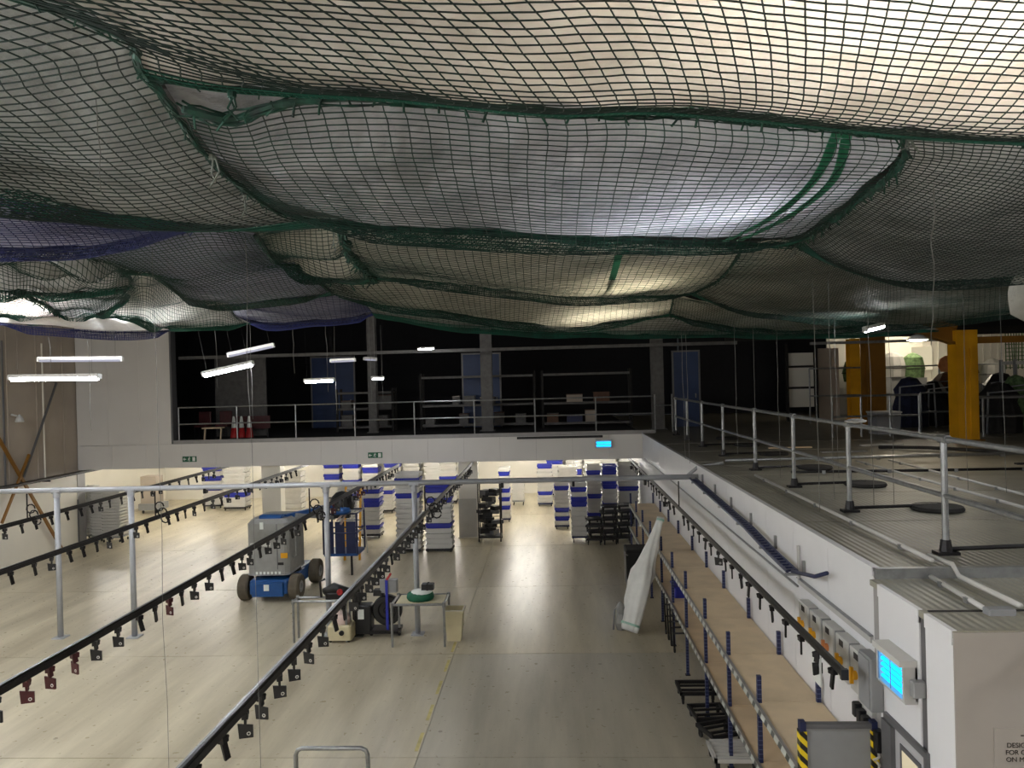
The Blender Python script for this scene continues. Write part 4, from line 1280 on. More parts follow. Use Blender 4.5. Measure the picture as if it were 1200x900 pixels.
def crate_data(kind, w, d, h):
    k = (kind, round(w, 2), round(d, 2), round(h, 2))
    if k not in CW:
        me = crate_mesh(w, d, h, 'crate')
        me.materials.append(M['blue_pl' if kind == 'b' else 'white_pl'])
        CW[k] = me
    return CW[k]
ncrate = 0
def stack(x_, y_, w, d, h, pattern, where, base='navy', base_h=.14, rz=0.0):
    """a stack of crates on a wheeled base; pattern runs from the bottom, w white, b blue"""
    global ncrate
    t = thing('crate_dolly', f'wheeled base under the crate stack {where}', 'dolly', (x_, y_, 0), 'wheeled bases under the crates', rz)
    build('frame', MB().box((0, 0, base_h - .03), (w * .98, d * .98, .055)), base, t, local=True)
    for sx in (-1, 1):
        for sy in (-1, 1):
            build('castor', MB().wheel((sx * (w / 2 - .06), sy * (d / 2 - .06), .04), .04, .03, 'x', 8).box((sx * (w / 2 - .06), sy * (d / 2 - .06), .07), (.03, .03, .05)), 'rubber', t, local=True)
    rr = random.Random(int(x_ * 100 + y_ * 10))
    N_ = len(pattern)
    for i, ch in enumerate(pattern):
        o = bpy.data.objects.new('crate', crate_data(ch, w, d, h))
        COL.objects.link(o)
        o.location = (x_ + rr.uniform(-.012, .012), y_ + rr.uniform(-.012, .012), base_h + i * h)
        o.rotation_euler = (0, 0, rz + rr.uniform(-.02, .02))
        pos = 'topmost' if i == N_ - 1 else 'bottom' if i == 0 else nth(i + 1) + ' from the bottom'
        tag(o, f'{"blue" if ch == "b" else "white"} crate, {pos}, stack {where}', 'crate', 'crates in the stack ' + where)
        ncrate += 1
stack(.27, 25.9, .5, .6, .145, 'wbwbwwwwbw', 'left of the navy-based stack')
stack(.78, 23.75, .5, .6, .15, 'wwwwwwbbwbwb'.replace('wwwwwwbbwbwb', 'wwwwwwbbwbw'), 'on the navy base at right', 'navy', .2)
stack(1.3, 24.7, .46, .6, .15, 'wwwbwwwbwwwwbw', 'left above the black dollies', 'black')
stack(1.79, 24.7, .46, .6, .15, 'wwwwwbwwwbbwbb', 'right above the black dollies', 'black')
stack(2.42, 25.2, .66, .6, .15, 'wwwwwwwwbwwwww', 'beside the cold-room wall', 'black')
stack(-.32, 30.6, .6, .6, .15, 'wwbwwwwwwb', 'far behind at the bay middle')
stack(-6.45, 23.8, .5, .6, .145, 'wwwwwwwwwbwww'[:12], 'behind the yellow step ladder', 'navy', .16)
stack(-5.95, 24.9, .66, .6, .145, 'wbwwwwbbwbww'[:11], 'right of the yellow step ladder', 'black')
stack(-6.4, 29.6, .45, .6, .15, 'wwwwbwww', 'far behind the ladder stacks', 'black')
stack(-4.3, 22.75, .74, .6, .15, 'wwwwwwwwwwbwwbw', 'left of the tall pair', 'black', .1)
stack(-3.4, 22.75, .8, .6, .15, 'wwwwbwwwwbwbb', 'right of the tall pair', 'black', .1)
stack(-1.72, 27.3, .4, .5, .15, 'wwbwbwbwwwbw', 'thin, behind the roll cage')
stack(-1.4, 30.9, .5, .5, .2, 'wwww', 'on a low grey dolly', 'galv', .2)
stack(-14.2, 31.6, .8, .6, .2, 'wwwbwbwb', 'back left, with blue bands', 'black')
stack(-12.95, 30.9, .95, .6, .2, 'wwbwwwww', 'back left, nearer the column', 'black')
stack(-9.9, 29.0, .7, .6, .2, 'wwwwwwww', 'behind the boom lift', 'black')
stack(-15.75, 25.3, .45, .6, .1, 'wwwwwwwwwwwwwwww', 'first along the left wall', 'galv', .2)
stack(-15.2, 25.1, .4, .6, .1, 'wwwwwwwwwwwwwww', 'second along the left wall', 'galv', .2)
stack(-14.6, 24.9, .66, .6, .1, 'wwwwwwwwwwwwwww', 'third along the left wall', 'galv', .2)
bk = [(-9.6, 33.2, 'wwwbwb'), (-8.7, 33.0, 'wwbwwbb'), (-7.9, 33.2, 'wwwwbwb'), (-6.9, 33.0, 'wwbwwb'), (-6.1, 33.2, 'wwwbwww'), (-5.2, 33.2, 'wwwwwwb'), (-4.3, 31.6, 'wwwbwwwb'),
      (-3.5, 32.2, 'wwwwwwww'), (.1, 33.0, 'wwwwwbwb'), (.9, 33.2, 'wwwbwwbb'), (1.7, 33.0, 'wwwwwwwb'), (2.35, 33.2, 'wwwwwwbb'), (.55, 29.0, 'wwwwwwwwwb'[:8]), (1.5, 28.6, 'wwwwwwww')]
for i, (a, b_, pt) in enumerate(bk):
    stack(a, b_, .72, .6, .25 if b_ > 30 else .2, pt, f'{nth(i + 1)} in the back row' if i < 12 else ('left behind the right group' if i == 12 else 'right behind the right group'), 'black')
# tan cabinet on a dolly at the back left
t = thing('tan_cabinet', 'tan cabinet standing on a dark trolley at the back left', 'cabinet', (-16.4, 30.6, 0))
build('body', MB().bbox((-16.7, 30.3, .4), (-16.05, 30.9, 1.5), .02, 2), 'tan_wall', t)
build('trolley', MB().span((-16.75, 30.2, .14), (-15.9, 31, .4)), 'box_dgrey', t)
for sx in (-16.6, -16.05):
    build('wheel', MB().wheel((sx, 30.3, .07), .07, .05, 'x', 10), 'rubber', t)
# roll cage by the column
t = thing('roll_cage', 'black roll cage full of dark parts right of the grey column', 'trolley', (-2.0, 24.05, 0))
for sx in (-2.34, -1.66):
    for sy in (23.8, 24.35):
        build('corner_post', MB().tube([(sx, sy, .12), (sx, sy, 1.82)], .022, 6), 'black', t)
        build('castor', MB().wheel((sx, sy, .06), .06, .035, 'x', 10), 'rubber', t)
build('base_tray', MB().span((-2.36, 23.78, .12), (-1.64, 24.37, .17)), 'black', t)
for k in range(5):
    build('side_bar', MB().tube([(-2.34, 24.35, .35 + k * .35), (-1.66, 24.35, .35 + k * .35)], .012, 5), 'blackm', t)
rr = random.Random(5)
for k in range(22):
    build('stored_part', MB().box((-2.0 + rr.uniform(-.2, .2), 24.05 + rr.uniform(-.12, .12), .26 + k * .062), (rr.uniform(.18, .34), rr.uniform(.2, .4), rr.uniform(.08, .16)), rr.uniform(0, 3)), 'black' if k % 5 else 'frame_grey', t)
# pile of black trolleys in front of the right-hand stacks
for i, (a, b_, q) in enumerate(((1.22, 23.35, 4), (1.66, 23.3, 6), (2.12, 23.45, 6))):
    for k in range(q):
        dolly('dolly', f'black folded dolly, {"bottom" if k == 0 else "topmost" if k == q - 1 else nth(k + 1) + " from the bottom"} in the {["left", "middle", "right"][i]} pile before the right crate stacks',
              (a + rr.uniform(-.05, .05), b_ + rr.uniform(-.05, .05)), .46, .5, .17, 'black', rr.uniform(-.3, .3), 10, 'black dollies piled before the crates', k * .195)

# ============================================================ BOOM LIFT
bl = thing('boom_lift', 'blue and grey self-propelled boom lift parked in the left half of the hall', 'boom lift', (-6.65, 18.4, 0))
ch = MB().bbox((-7.1, 17.45, .2), (-6.2, 19.5, .52), .06, 2)
build('chassis', ch, 'machine_blue', bl)
build('nose_panel', MB().bbox((-7.02, 17.38, .16), (-6.28, 17.5, .48), .03, 2), 'machine_blue', bl)
build('tow_plate', MB().span((-6.72, 17.365, .3), (-6.6, 17.385, .44)), 'print_white', bl)
for sx, ax in ((-7.28, 0), (-6.08, 0)):
    for sy in (17.75, 19.25):
        w_ = build('wheel', MB().wheel((sx, sy, .3), .3, .24, 'x', 22, .5), 'tyre', bl, False)
        build('hub', MB().wheel((sx + (.02 if sx > -6.5 else -.02), sy, .3), .15, .2, 'x', 12, .5), 'box_dgrey', w_)
build('slew_ring', MB().wheel((-6.66, 18.45, .55), .45, .1, 'z', 24, .9), 'blackm', bl)
tu = MB().bbox((-7.2, 17.6, .6), (-6.2, 18.85, 1.9), .16, 4)
build('turret_cover', tu, 'machine_grey', bl, False)
build('cover_band', MB().bbox((-7.215, 17.585, .6), (-6.185, 18.86, .72), .17, 4), 'box_dgrey', bl)
build('cover_seam', MB().span((-6.47, 17.59, .74), (-6.455, 17.61, 1.8)), 'frame_grey', bl)
build('pale_panel', MB().span((-7.1, 17.59, 1.28), (-6.62, 17.6, 1.36)), 'box_grey', bl)
build('badge', MB().span((-6.86, 17.585, 1.68), (-6.78, 17.6, 1.84)), 'print_white', bl)
build('warning_label', MB().span((-6.38, 17.585, 1.0), (-6.22, 17.6, 1.12)), 'yellow', bl)
build('vent', MB().span((-6.45, 17.585, .84), (-6.32, 17.6, .9)), 'black', bl)
for k in range(7):
    build('pale_mark', MB().span((-6.98 + k * .09, 17.578, .63), (-6.93 + k * .09, 17.59, .69)), 'print_white', bl)
build('boom_arm', MB().bbox((-6.95, 17.75, 1.88), (-6.4, 18.0, 1.97), .04, 2), 'machine_blue', bl)
build('boom_arm', MB().bar((-6.4, 18.0, 1.9), (-5.6, 19.6, 1.92), .12, .1), 'machine_blue', bl)
build('jib_link', MB().bar((-6.2, 18.2, 1.9), (-5.7, 19.7, 1.55), .07, .09).bar((-6.25, 18.3, 1.78), (-5.85, 19.6, 1.72), .06, .06), 'box_dgrey', bl)
build('grab_rail', MB().tube([(-6.2, 17.9, 1.7), (-6.12, 17.9, 1.62), (-6.12, 17.9, 1.0), (-6.2, 17.9, .95)], .018, 6), 'galv', bl, True)
bx0, bx1, by0, by1 = -6.0, -5.12, 19.7, 20.5
bk_ = build('platform', MB().span((bx0, by0, .55), (bx1, by1, .62)), 'machine_blue', bl)
for a, b_ in (((bx0, by0), (bx1, by0)), ((bx1, by0), (bx1, by1)), ((bx1, by1), (bx0, by1)), ((bx0, by1), (bx0, by0))):
    for zz in (1.15, 1.65):
        build('guard_bar', MB().tube([(a[0], a[1], zz), (b_[0], b_[1], zz)], .022, 6), 'navy', bk_)
    build('guard_post', MB().tube([(a[0], a[1], .6), (a[0], a[1], 1.67)], .024, 6), 'navy', bk_)
for k in range(3):
    build('kick_panel', MB().span((bx0 + .02 + k * .29, by0 - .012, .62), (bx0 + .27 + k * .29, by0 - .002, 1.45)), 'navy' if k != 1 else 'navy', bk_)
build('control_box', MB().bbox((-5.75, 19.62, 1.55), (-5.3, 19.85, 1.8), .04, 2), 'black', bk_)
build('control_cover', MB().lathe((-5.5, 19.75, 1.78), [(.3, 0), (.34, .12), (.28, .3), (.16, .42), (.02, .46)], 14), 'black', bk_, True)
build('folded_cloth', MB().lathe((-5.45, 19.55, 1.68), [(.02, .02), (.2, 0), (.24, .06), (.2, .16), (.08, .2), (.01, .2)], 12), 'machine_blue', bk_, True)
build('red_button', MB().wheel((-5.4, 19.6, 1.98), .05, .04, 'y', 10), 'red', bk_)
build('pale_hose', MB().tube([(-5.6, 19.58, 1.5), (-5.45, 19.55, 1.65), (-5.35, 19.58, 1.72), (-5.5, 19.57, 1.4)], .03, 6), 'pink', bk_, True)
build('leg_strut', MB().tube([(-5.3, 19.8, .55), (-5.3, 19.8, .03)], .03, 6), 'black', bl)
# step ladder
t = thing('step_ladder', 'yellow step ladder standing behind the post and boom lift', 'ladder', (-5.75, 21.8, 0))
for s in (-5.98, -5.55):
    build('stile', MB().bar((s, 21.6, 0), (s, 21.95, 2.15), .05, .08), 'yellow', t)
    build('rear_leg', MB().bar((s, 22.55, 0), (s, 22.0, 2.0), .03, .05), 'box_grey', t)
for k in range(7):
    build('tread', MB().box((-5.765, 21.63 + k * .047, .28 + k * .28), (.42, .1, .03)), 'box_dgrey', t)

# ============================================================ TUBE STANDS AND EQUIPMENT IN THE HALL
def stand(lab, x0, x1, y0, y1, h, m='galv'):
    t = thing('tube_stand', lab, 'stand', ((x0 + x1) / 2, (y0 + y1) / 2, 0))
    for a, b_ in ((x0, y0), (x1, y0), (x1, y1), (x0, y1)):
        build('leg', MB().tube([(a, b_, 0), (a, b_, h)], .024, 8), m, t)
        build('corner_fitting', MB().tube([(a, b_, h - .07), (a, b_, h + .02)], .034, 8), m, t)
    for a, b_ in (((x0, y0), (x1, y0)), ((x1, y0), (x1, y1)), ((x1, y1), (x0, y1)), ((x0, y1), (x0, y0))):
        build('top_tube', MB().tube([(a[0], a[1], h - .02), (b_[0], b_[1], h - .02)], .024, 8), m, t)
    return t
stand('galvanised tube stand left of the black cable reel', -5.12, -4.08, 14.72, 15.0, .82)
tb = stand('galvanised tube stand carrying a green bag, before the fourth post', -3.12, -2.12, 14.42, 15.1, .82)
build('table_top', MB().span((-3.05, 14.5, .8), (-2.15, 15.05, .815)), 'cream', tb)
st = thing('tube_stand', 'galvanised tube stand with rounded corners at the bottom edge of the view', 'stand', (-2.7, 8.75, 0))
for yy in (8.72,):
    build('hoop', MB().tube([(-3.05, yy, 0), (-3.05, yy, .74), (-3.03, yy, .79), (-2.98, yy, .815), (-2.28, yy, .815), (-2.23, yy, .79), (-2.21, yy, .74), (-2.21, yy, 0)], .026, 8), 'galv', st, True)
for xx in (-3.05, -2.21):
    build('foot', MB().tube([(xx, 8.4, .026), (xx, 9.1, .026)], .026, 8), 'galv', st)
t = thing('tool_bag', 'green bag lying on the tube stand before the fourth post', 'bag', (-2.6, 14.75, .815))
build('body', MB().lathe((-2.62, 14.75, .815), [(.01, 0), (.24, .0), (.27, .05), (.25, .12), (.18, .15), (.01, .15)], 16), 'bag_green', t, True)
build('white_lining', MB().lathe((-2.6, 14.75, .95), [(.21, .0), (.19, .03), (.01, .04)], 14), 'print_white', t, True)
t = thing('black_case', 'small black case on top of the green bag', 'case', (-2.48, 14.8, .99))
build('body', MB().bbox((-2.6, 14.72, .99), (-2.36, 14.9, 1.1), .02, 2), 'black', t)
build('strap', MB().span((-2.5, 14.715, .985), (-2.46, 14.905, 1.105)), 'rubber', t)
bn = thing('waste_bin', 'cream square bin at the right side of the tube stand', 'bin', (-1.98, 14.85, 0))
bm = MB()
def ring(x, y, z): return [(-x - 1.98, -y + 14.85, z), (x - 1.98, -y + 14.85, z), (x - 1.98, y + 14.85, z), (-x - 1.98, y + 14.85, z)]
rg = [ring(.13, .13, 0), ring(.18, .18, .56), ring(.2, .2, .565), ring(.2, .2, .6), ring(.17, .17, .6), ring(.12, .12, .02)]
bm.add([p for q in rg for p in q], [(3, 2, 1, 0), (20, 21, 22, 23)] + [(i * 4 + k, i * 4 + (k + 1) % 4, i * 4 + 4 + (k + 1) % 4, i * 4 + 4 + k) for i in range(5) for k in range(4)])
build('body', bm, 'cream', bn)
build('liner', MB().tube([(-2.17, 14.66, .6), (-1.79, 14.66, .6), (-1.79, 15.04, .6), (-2.17, 15.04, .6), (-2.17, 14.66, .6)], .012, 5), 'white_pl', bn)
t = thing('cable_reel_machine', 'black reel with blue handle bar and screen box beside the tube stand', 'machine', (-3.55, 15.3, 0))
build('reel', MB().wheel((-3.36, 15.15, .5), .3, .14, 'y', 24, .6), 'black', t)
build('reel_hub', MB().wheel((-3.36, 15.07, .5), .08, .05, 'y', 10), 'blackm', t)
build('base', MB().span((-3.7, 14.95, .08), (-3.1, 15.35, .14)), 'blackm', t)
build('motor', MB().bbox((-4.0, 15.0, .06), (-3.66, 15.3, .62), .04, 2), 'black', t)
build('motor_plate', MB().span((-3.92, 14.985, .36), (-3.8, 15.0, .55)), 'print_white', t)
build('upright_bar', MB().bar((-3.34, 15.03, .12), (-3.34, 15.03, 1.12), .05, .04), 'blue_pl', t)
build('handle_grip', MB().tube([(-3.34, 15.03, 1.12), (-3.28, 15.03, 1.2), (-3.25, 15.03, 1.25)], .025, 6), 'red', t)
build('screen_box', MB().bbox((-3.48, 15.04, .86), (-3.14, 15.2, 1.12), .02, 2), 'box_dgrey', t)
build('side_box', MB().bbox((-3.62, 15.04, .8), (-3.42, 15.2, .92), .02, 2), 'black', t)
for sx in (-3.68, -3.12):
    build('wheel', MB().wheel((sx, 15.1, .08), .08, .05, 'x', 12), 'rubber', t)
t = thing('floor_machine', 'black tool with red button resting on the left tube stand', 'machine', (-4.3, 14.9, .82))
build('body', MB().tube([(-4.55, 14.86, .95), (-4.35, 14.86, 1.02), (-4.05, 14.86, .95)], [.07, .11, .07], 8), 'black', t, True)
build('body', MB().bbox((-4.5, 14.76, .825), (-4.05, 14.98, .94), .03, 2), 'blackm', t)
build('button', MB().wheel((-4.2, 14.75, .97), .06, .05, 'y', 12), 'red', t)
build('lever', MB().tube([(-4.6, 14.86, .84), (-4.62, 14.86, 1.15), (-4.52, 14.86, 1.2)], .022, 6), 'black', t, True)
t = thing('vacuum_cleaner', 'pale floor cleaner with a dark round hole under the left tube stand', 'machine', (-4.15, 14.85, 0))
build('body', MB().bbox((-4.45, 14.66, .05), (-3.98, 15.05, .34), .05, 3), 'cream', t)
build('dome', MB().lathe((-4.22, 14.86, .34), [(.17, 0), (.18, .08), (.14, .18), (.05, .23), (.01, .23)], 16), 'pink', t, True)
build('inlet', MB().wheel((-4.16, 14.65, .2), .05, .04, 'y', 12), 'black', t)
for sx in (-4.4, -4.04):
    build('wheel', MB().wheel((sx, 14.72, .05), .05, .04, 'x', 10), 'rubber', t)
t = thing('upright_sweeper', 'black upright holder right of the pale cleaner', 'machine', (-4.0, 15.1, 0))
build('body', MB().bbox((-4.06, 15.08, .02), (-3.9, 15.26, .95), .03, 2), 'black', t)
build('foot', MB().span((-4.12, 15.02, 0), (-3.84, 15.3, .03)), 'rubber', t)

# ============================================================ BALCONY BEHIND THE OPENING
gr = thing('balcony_handrail', 'thin grey handrail along the front of the dark balcony', 'handrail', (-4, YB + .3, ZD))
for k, xx in enumerate(np.arange(-12.1, 3.2, 1.93)):
    build('post', MB().tube([(xx, YB + .1, ZD + .1), (xx, YB + .1, ZD + 1.16)], .024, 6), 'galv', gr)
for zz in (.62, 1.16):
    build('rail', MB().tube([(-12.1, YB + .1, ZD + zz), (3.2, YB + .1, ZD + zz)], .024, 6), 'galv', gr)
gt = thing('handrail_gate', 'short gate section at the right end of the balcony handrail', 'gate', (3.3, YB + .3, ZD))
for xx in (3.3, 3.85):
    build('post', MB().tube([(xx, YB + .35, ZD), (xx, YB + .35, ZD + 1.2)], .026, 6), 'galv', gt)
build('rail', MB().tube([(3.3, YB + .35, ZD + .85), (3.85, YB + .35, ZD + .85)], .022, 6), 'galv', gt)
M['dim_grey'] = mat('shaded_grey', (96, 94, 92), .6, .2, var=.15)  # lowered grey: the shade inside the balcony is put into the colour
struct('trim_beam_upper', MB().span((-12.3, 24.9, 5.98), (6, 25.0, 6.08)), 'dim_grey', 'grey beam across the top of the dark opening')
for i, (a, b_, c_) in enumerate(((-6.6, 27.5, .3), (-2.45, 27.0, .4), (3.4, 26.0, .4))):
    column(a, b_, c_, .3, ZD, 9, 'dim_grey', f'{nth(i + 1)} grey steel column from the left inside the balcony')
def panel_door(a, b_, w, h, lab):
    t = thing('blue_door', lab, 'door', (a, b_, ZD))
    build('leaf', MB().span((a, b_, ZD), (a + w, b_ + .06, ZD + h)), 'blue_door', t)
    build('door_frame', MB().span((a - .06, b_ - .01, ZD), (a, b_ + .08, ZD + h + .06)).span((a + w, b_ - .01, ZD), (a + w + .06, b_ + .08, ZD + h + .06)).span((a, b_ - .01, ZD + h), (a + w, b_ + .08, ZD + h + .06)), 'frame_grey', t)
    build('handle', MB().tube([(a + w - .12, b_ - .05, ZD + 1), (a + w - .12, b_ - .05, ZD + 1.15)], .02, 6), 'galv', t)
panel_door(-9.9, 31.5, 1.75, 2.9, 'tall blue door panel inside the balcony behind the bright lamp')
panel_door(-3.35, 29.5, 1.4, 2.8, 'tall blue door panel inside the balcony behind the middle column')
panel_door(4.3, 27.0, .85, 2.6, 'blue door panel at the right end of the balcony')
def storage(x0, x1, y_, zs, lab, seed, short, m='dim_grey'):
    t = thing('storage_rack', lab, 'shelving', ((x0 + x1) / 2, y_ + .3, ZD))
    nb = max(1, int((x1 - x0) / 2.4))
    for i in range(nb + 1):
        a = x0 + (x1 - x0) * i / nb
        for yy in (y_, y_ + .6):
            build('upright', MB().span((a - .04, yy - .03, ZD), (a + .04, yy + .03, ZD + zs[-1] + .2)), 'rubber', t)
    for zz in zs:
        for i in range(nb):
            a, b_ = x0 + (x1 - x0) * i / nb, x0 + (x1 - x0) * (i + 1) / nb
            build('shelf', MB().span((a + .04, y_ - .02, ZD + zz), (b_ - .04, y_ + .62, ZD + zz + .08)), m, t)
    rr = random.Random(seed)
    n = 0
    for li, zz in enumerate(zs[:-1]):
        a = x0 + .15
        while a < x1 - .6:
            w = rr.uniform(.25, .6); h = rr.uniform(.2, .5)
            if rr.random() < .75:
                n += 1
                o = thing('stored_box', f'dim box on {["the bottom", "the second", "the third"][li]} shelf of the {short}, {nth(min(n, 59))} along', 'box', (a + w / 2, y_ + .25, ZD + zz + .08), 'boxes on the balcony racks')
                build('body', MB().box((0, 0, h / 2), (w, .4, h)), rr.choice(['wood', 'dim_grey', 'dim_grey', 'tan_wall', 'navy']), o, local=True)
                build('lid', MB().box((0, 0, h + .01), (w + .02, .42, .02)), rr.choice(['wood', 'dim_grey', 'tan_wall']), o, local=True)
            a += w + rr.uniform(.1, .5)
storage(-4.8, -.6, 28.2, (.12, .85, 1.9), 'long dark rack of shelves in the middle of the balcony', 4, 'long middle rack')
storage(-.3, 2.9, 27.9, (.12, .85, 1.9), 'dark rack of shelves right of centre of the balcony', 9, 'right-hand rack')
storage(-8.0, -5.9, 28.4, (.12, .8, 1.4), 'short dark rack left of centre of the balcony', 12, 'short left rack')
for i in range(3):
    t = thing('traffic_cone', f'red and white traffic cone on the balcony, {["left", "middle", "right"][i]} of three', 'cone', (-10.95 + i * .27, 26.0, ZD), 'traffic cones on the balcony')
    build('base', MB().box((0, 0, .02), (.3, .3, .04)), 'rubber', t, local=True)
    build('body', MB().lathe((0, 0, .04), [(.13, 0), (.085, .34), (.01, .34)], 14), 'red', t, True, True)
    build('white_sleeve', MB().lathe((0, 0, .38), [(.087, 0), (.035, .38), (.005, .4)], 14), 'print_white', t, True, True)
t = thing('barrier_board', 'dark red barrier board on the balcony behind the cones', 'barrier', (-10.6, 26.6, ZD))
build('board', MB().span((-11.2, 26.6, ZD + .3), (-9.9, 26.65, ZD + .75)), 'dkred', t)
for xx in (-11.1, -10.0):
    build('leg', MB().bar((xx, 26.62, ZD), (xx, 26.62, ZD + .3), .05, .05), 'black', t)
for i in range(2):
    t = thing('red_chair', f'{["left", "right"][i]} dark red chair at the left end of the balcony', 'chair', (-13.1 + .75 * i + .95, 26.2, ZD), 'chairs on the balcony')
    build('seat', MB().bbox((-.22, -.22, .42), (.22, .22, .5), .04, 2), 'dkred', t, local=True)
    build('backrest', MB().bbox((-.22, .18, .5), (.22, .26, .95), .03, 2), 'dkred', t, local=True)
    for sx in (-.19, .19):
        for sy in (-.19, .19):
            build('leg', MB().tube([(sx, sy, 0), (sx, sy, .43)], .016, 5), 'black', t, local=True)
t = thing('wooden_trestle', 'small wooden trestle beside the red chairs on the balcony', 'trestle', (-10.95, 25.3, ZD))
build('top', MB().span((-11.6, 24.95, ZD + .42), (-10.95, 25.25, ZD + .46)), 'mdf', t)
for xx in (-11.55, -11.0):
    build('leg', MB().bar((xx, 25.0, ZD), (xx, 25.1, ZD + .42), .04, .04), 'mdf', t)
single('wall_board', MB().span((-12.2, 27.4, ZD), (-10.3, 27.46, 6.1)), 'dim_grey', 'grey board wall at the left end inside the balcony opening', 'partition')

# ============================================================ DECK: GUARD RAILS, PIPES, WEIGHTS
g = thing('deck_guardrail', 'galvanised guard rail running along the deck edge', 'guard rail', (3.73, 14, ZD))
PY = [5.2, 7.5, 9.85, 12.05, 14.3, 16.9, 19.2, 21.3, 23.2]
XG = 3.72
for yy in PY:
    build('post', MB().tube([(XG, yy, ZD + .02), (XG, yy, ZD + 1.1)], .03, 8), 'galv', g)
    build('post_base', MB().box((XG, yy, ZD + .015), (.2, .14, .03)).tube([(XG, yy, ZD + .02), (XG, yy, ZD + .14)], [.06, .045], 8), 'blackm', g)
    build('tee_fitting', MB().tube([(XG, yy - .08, ZD + 1.1), (XG, yy + .08, ZD + 1.1)], .042, 8), 'galv', g)
for a, b_ in zip(PY[:-1], PY[1:]):
    for zz in (.56, 1.1):
        build('rail', MB().tube([(XG, a, ZD + zz), (XG, b_, ZD + zz)], .027, 8), 'galv', g)
for yy in PY[1:7]:
    build('base_bar', MB().tube([(XG, yy, ZD + .05), (4.85, yy + .12, ZD + .05)], .022, 6), 'blackm', g)
for i, yy in enumerate(PY[2:8]):
    mt = MB().lathe((4.8, yy + .02, ZD), [(.01, 0), (.29, 0), (.31, .02), (.29, .055), (.12, .06), (.01, .06)], 18)
    single('rubber_weight', mt, 'rubber', f'round black rubber weight on the deck, {nth(i + 1)} from the front', 'weight', 'rubber weights of the guard rail')
single('lamp_cap', MB().lathe((XG, 9.6, ZD + 1.14), [(.01, 0), (.11, 0), (.13, .02), (.08, .04), (.01, .045)], 14), 'box_grey', 'flat pale disc lying on top of the guard rail', 'disc')
def pipe(lab, pts, r, m='box_grey', name='deck_pipe', clips=0):
    t = thing(name, lab, 'pipe', pts[0])
    build('pipe', MB().tube(pts, r, 6), m, t, True)
    for k in range(clips):
        q = Vector(pts[0]).lerp(Vector(pts[-1]), (k + .5) / clips)
        build('saddle', MB().box((q.x, q.y, q.z - r * .4), (.06, .05, r * 2.4)), 'galv', t)
    return t
pipe('white conduit along the deck just inside its edge', [(3.45, 13.3, ZD + .04), (3.4, 7.1, ZD + .04)], .02, 'white_pl', clips=5)
pipe('white conduit on the low deck, left of the two', [(3.3, 6.93, 3.18), (3.24, 6.0, 3.18)], .02, 'white_pl', clips=2)
pipe('white conduit stepping down to the low deck, right of the two', [(3.46, 7.3, ZD + .04), (3.52, 6.99, ZD + .03), (3.53, 6.9, 3.185), (3.53, 6.02, 3.185)], .022, 'white_pl')
single('duct_end', MB().bbox((3.22, 5.88, 3.152), (3.42, 5.98, 3.2), .01, 1), 'box_dgrey', 'small grey duct end on the low deck beside the conduits', 'duct')
pipe('long pipe lying across the deck, farther of two', [(3.4, 15.3, ZD + .08), (10.5, 15.4, ZD + .1)], .035, 'galv', clips=6)
pipe('long pipe lying across the deck, nearer of two', [(4.1, 13.45, ZD + .06), (9.5, 13.2, ZD + .06)], .025, 'blackm', clips=5)
pipe('thin pale pipe running away over the deck, left of two', [(5.7, 9.6, ZD + .06), (5.8, 15.0, ZD + .06)], .02, 'box_grey', clips=5)
pipe('thin pale pipe running away over the deck, right of two', [(6.25, 9.6, ZD + .06), (6.42, 15.0, ZD + .06)], .02, 'box_grey', clips=5)
pipe('dark hose lying on the deck before the yellow column', [(7.4, 17.8, ZD + .04), (8.2, 17.2, ZD + .06), (9.0, 16.2, ZD + .06), (9.6, 15.8, ZD + .05)], .04, 'rubber', 'deck_hose')
for i, (a, b_) in enumerate(((7.8, 18.6), (6.4, 17.2), (5.6, 18.4), (8.9, 14.4))):
    single('timber_offcut', MB().box((a, b_, ZD + .015), (1.0, .1, .03), .05), ['box_grey', 'galv', 'mdf', 'rubber'][i], ['pale strip lying flat on the deck before the yellow column', 'galvanised strip lying flat on the deck near the guard rail', 'tan strip lying flat on the deck farther back', 'dark strip lying flat on the deck at the right'][i], 'strip')

# yellow steelwork
def ycol(x0, y0, w, d, z1, m, lab):
    return column(x0, y0, w, d, ZD, z1, m, lab)
yc = MB().span((9.94, 19.3, ZD), (10.36, 19.34, 5.95)).span((9.94, 19.7, ZD), (10.36, 19.74, 5.95)).span((10.36, 19.3, ZD), (10.44, 19.74, 5.95)).span((9.94, 19.34, ZD), (10.0, 19.7, 5.95))
cy = struct('column', yc, 'yellow', 'bright yellow boxed steel column standing on the deck')
build('cover_edge', MB().span((10.24, 19.27, ZD), (10.36, 19.3, 5.5)), 'yellow', cy)
build('base_plate', MB().span((9.85, 19.2, ZD), (10.52, 19.82, ZD + .03)), 'yellow_d', cy)
bm_ = struct('beam', MB().bar((8.2, 19.5, 6.25), (10.0, 19.5, 5.62), .3, .06).bar((8.2, 19.5, 6.5), (10.0, 19.5, 6.05), .3, .06).bar((8.2, 19.5, 6.37), (10.0, 19.5, 5.83), .04, .4), 'yellow_d', 'ochre haunched beam running into the yellow column')
struct('beam', MB().span((10.4, 19.42, 5.62), (22, 19.6, 5.78)), 'yellow_d', 'ochre beam running right from the yellow column')
ycol(10.0, 24.8, .58, .5, 6.2, 'yellow_d', 'ochre steel column behind the yellow one')
ycol(10.9, 28.5, .36, .4, 6.2, 'yellow', 'narrow yellow steel column far back on the deck')
struct('column', MB().span((11.45, 28.6, ZD), (11.7, 28.9, 6.3)), 'rubber', 'black column beside the narrow yellow one')
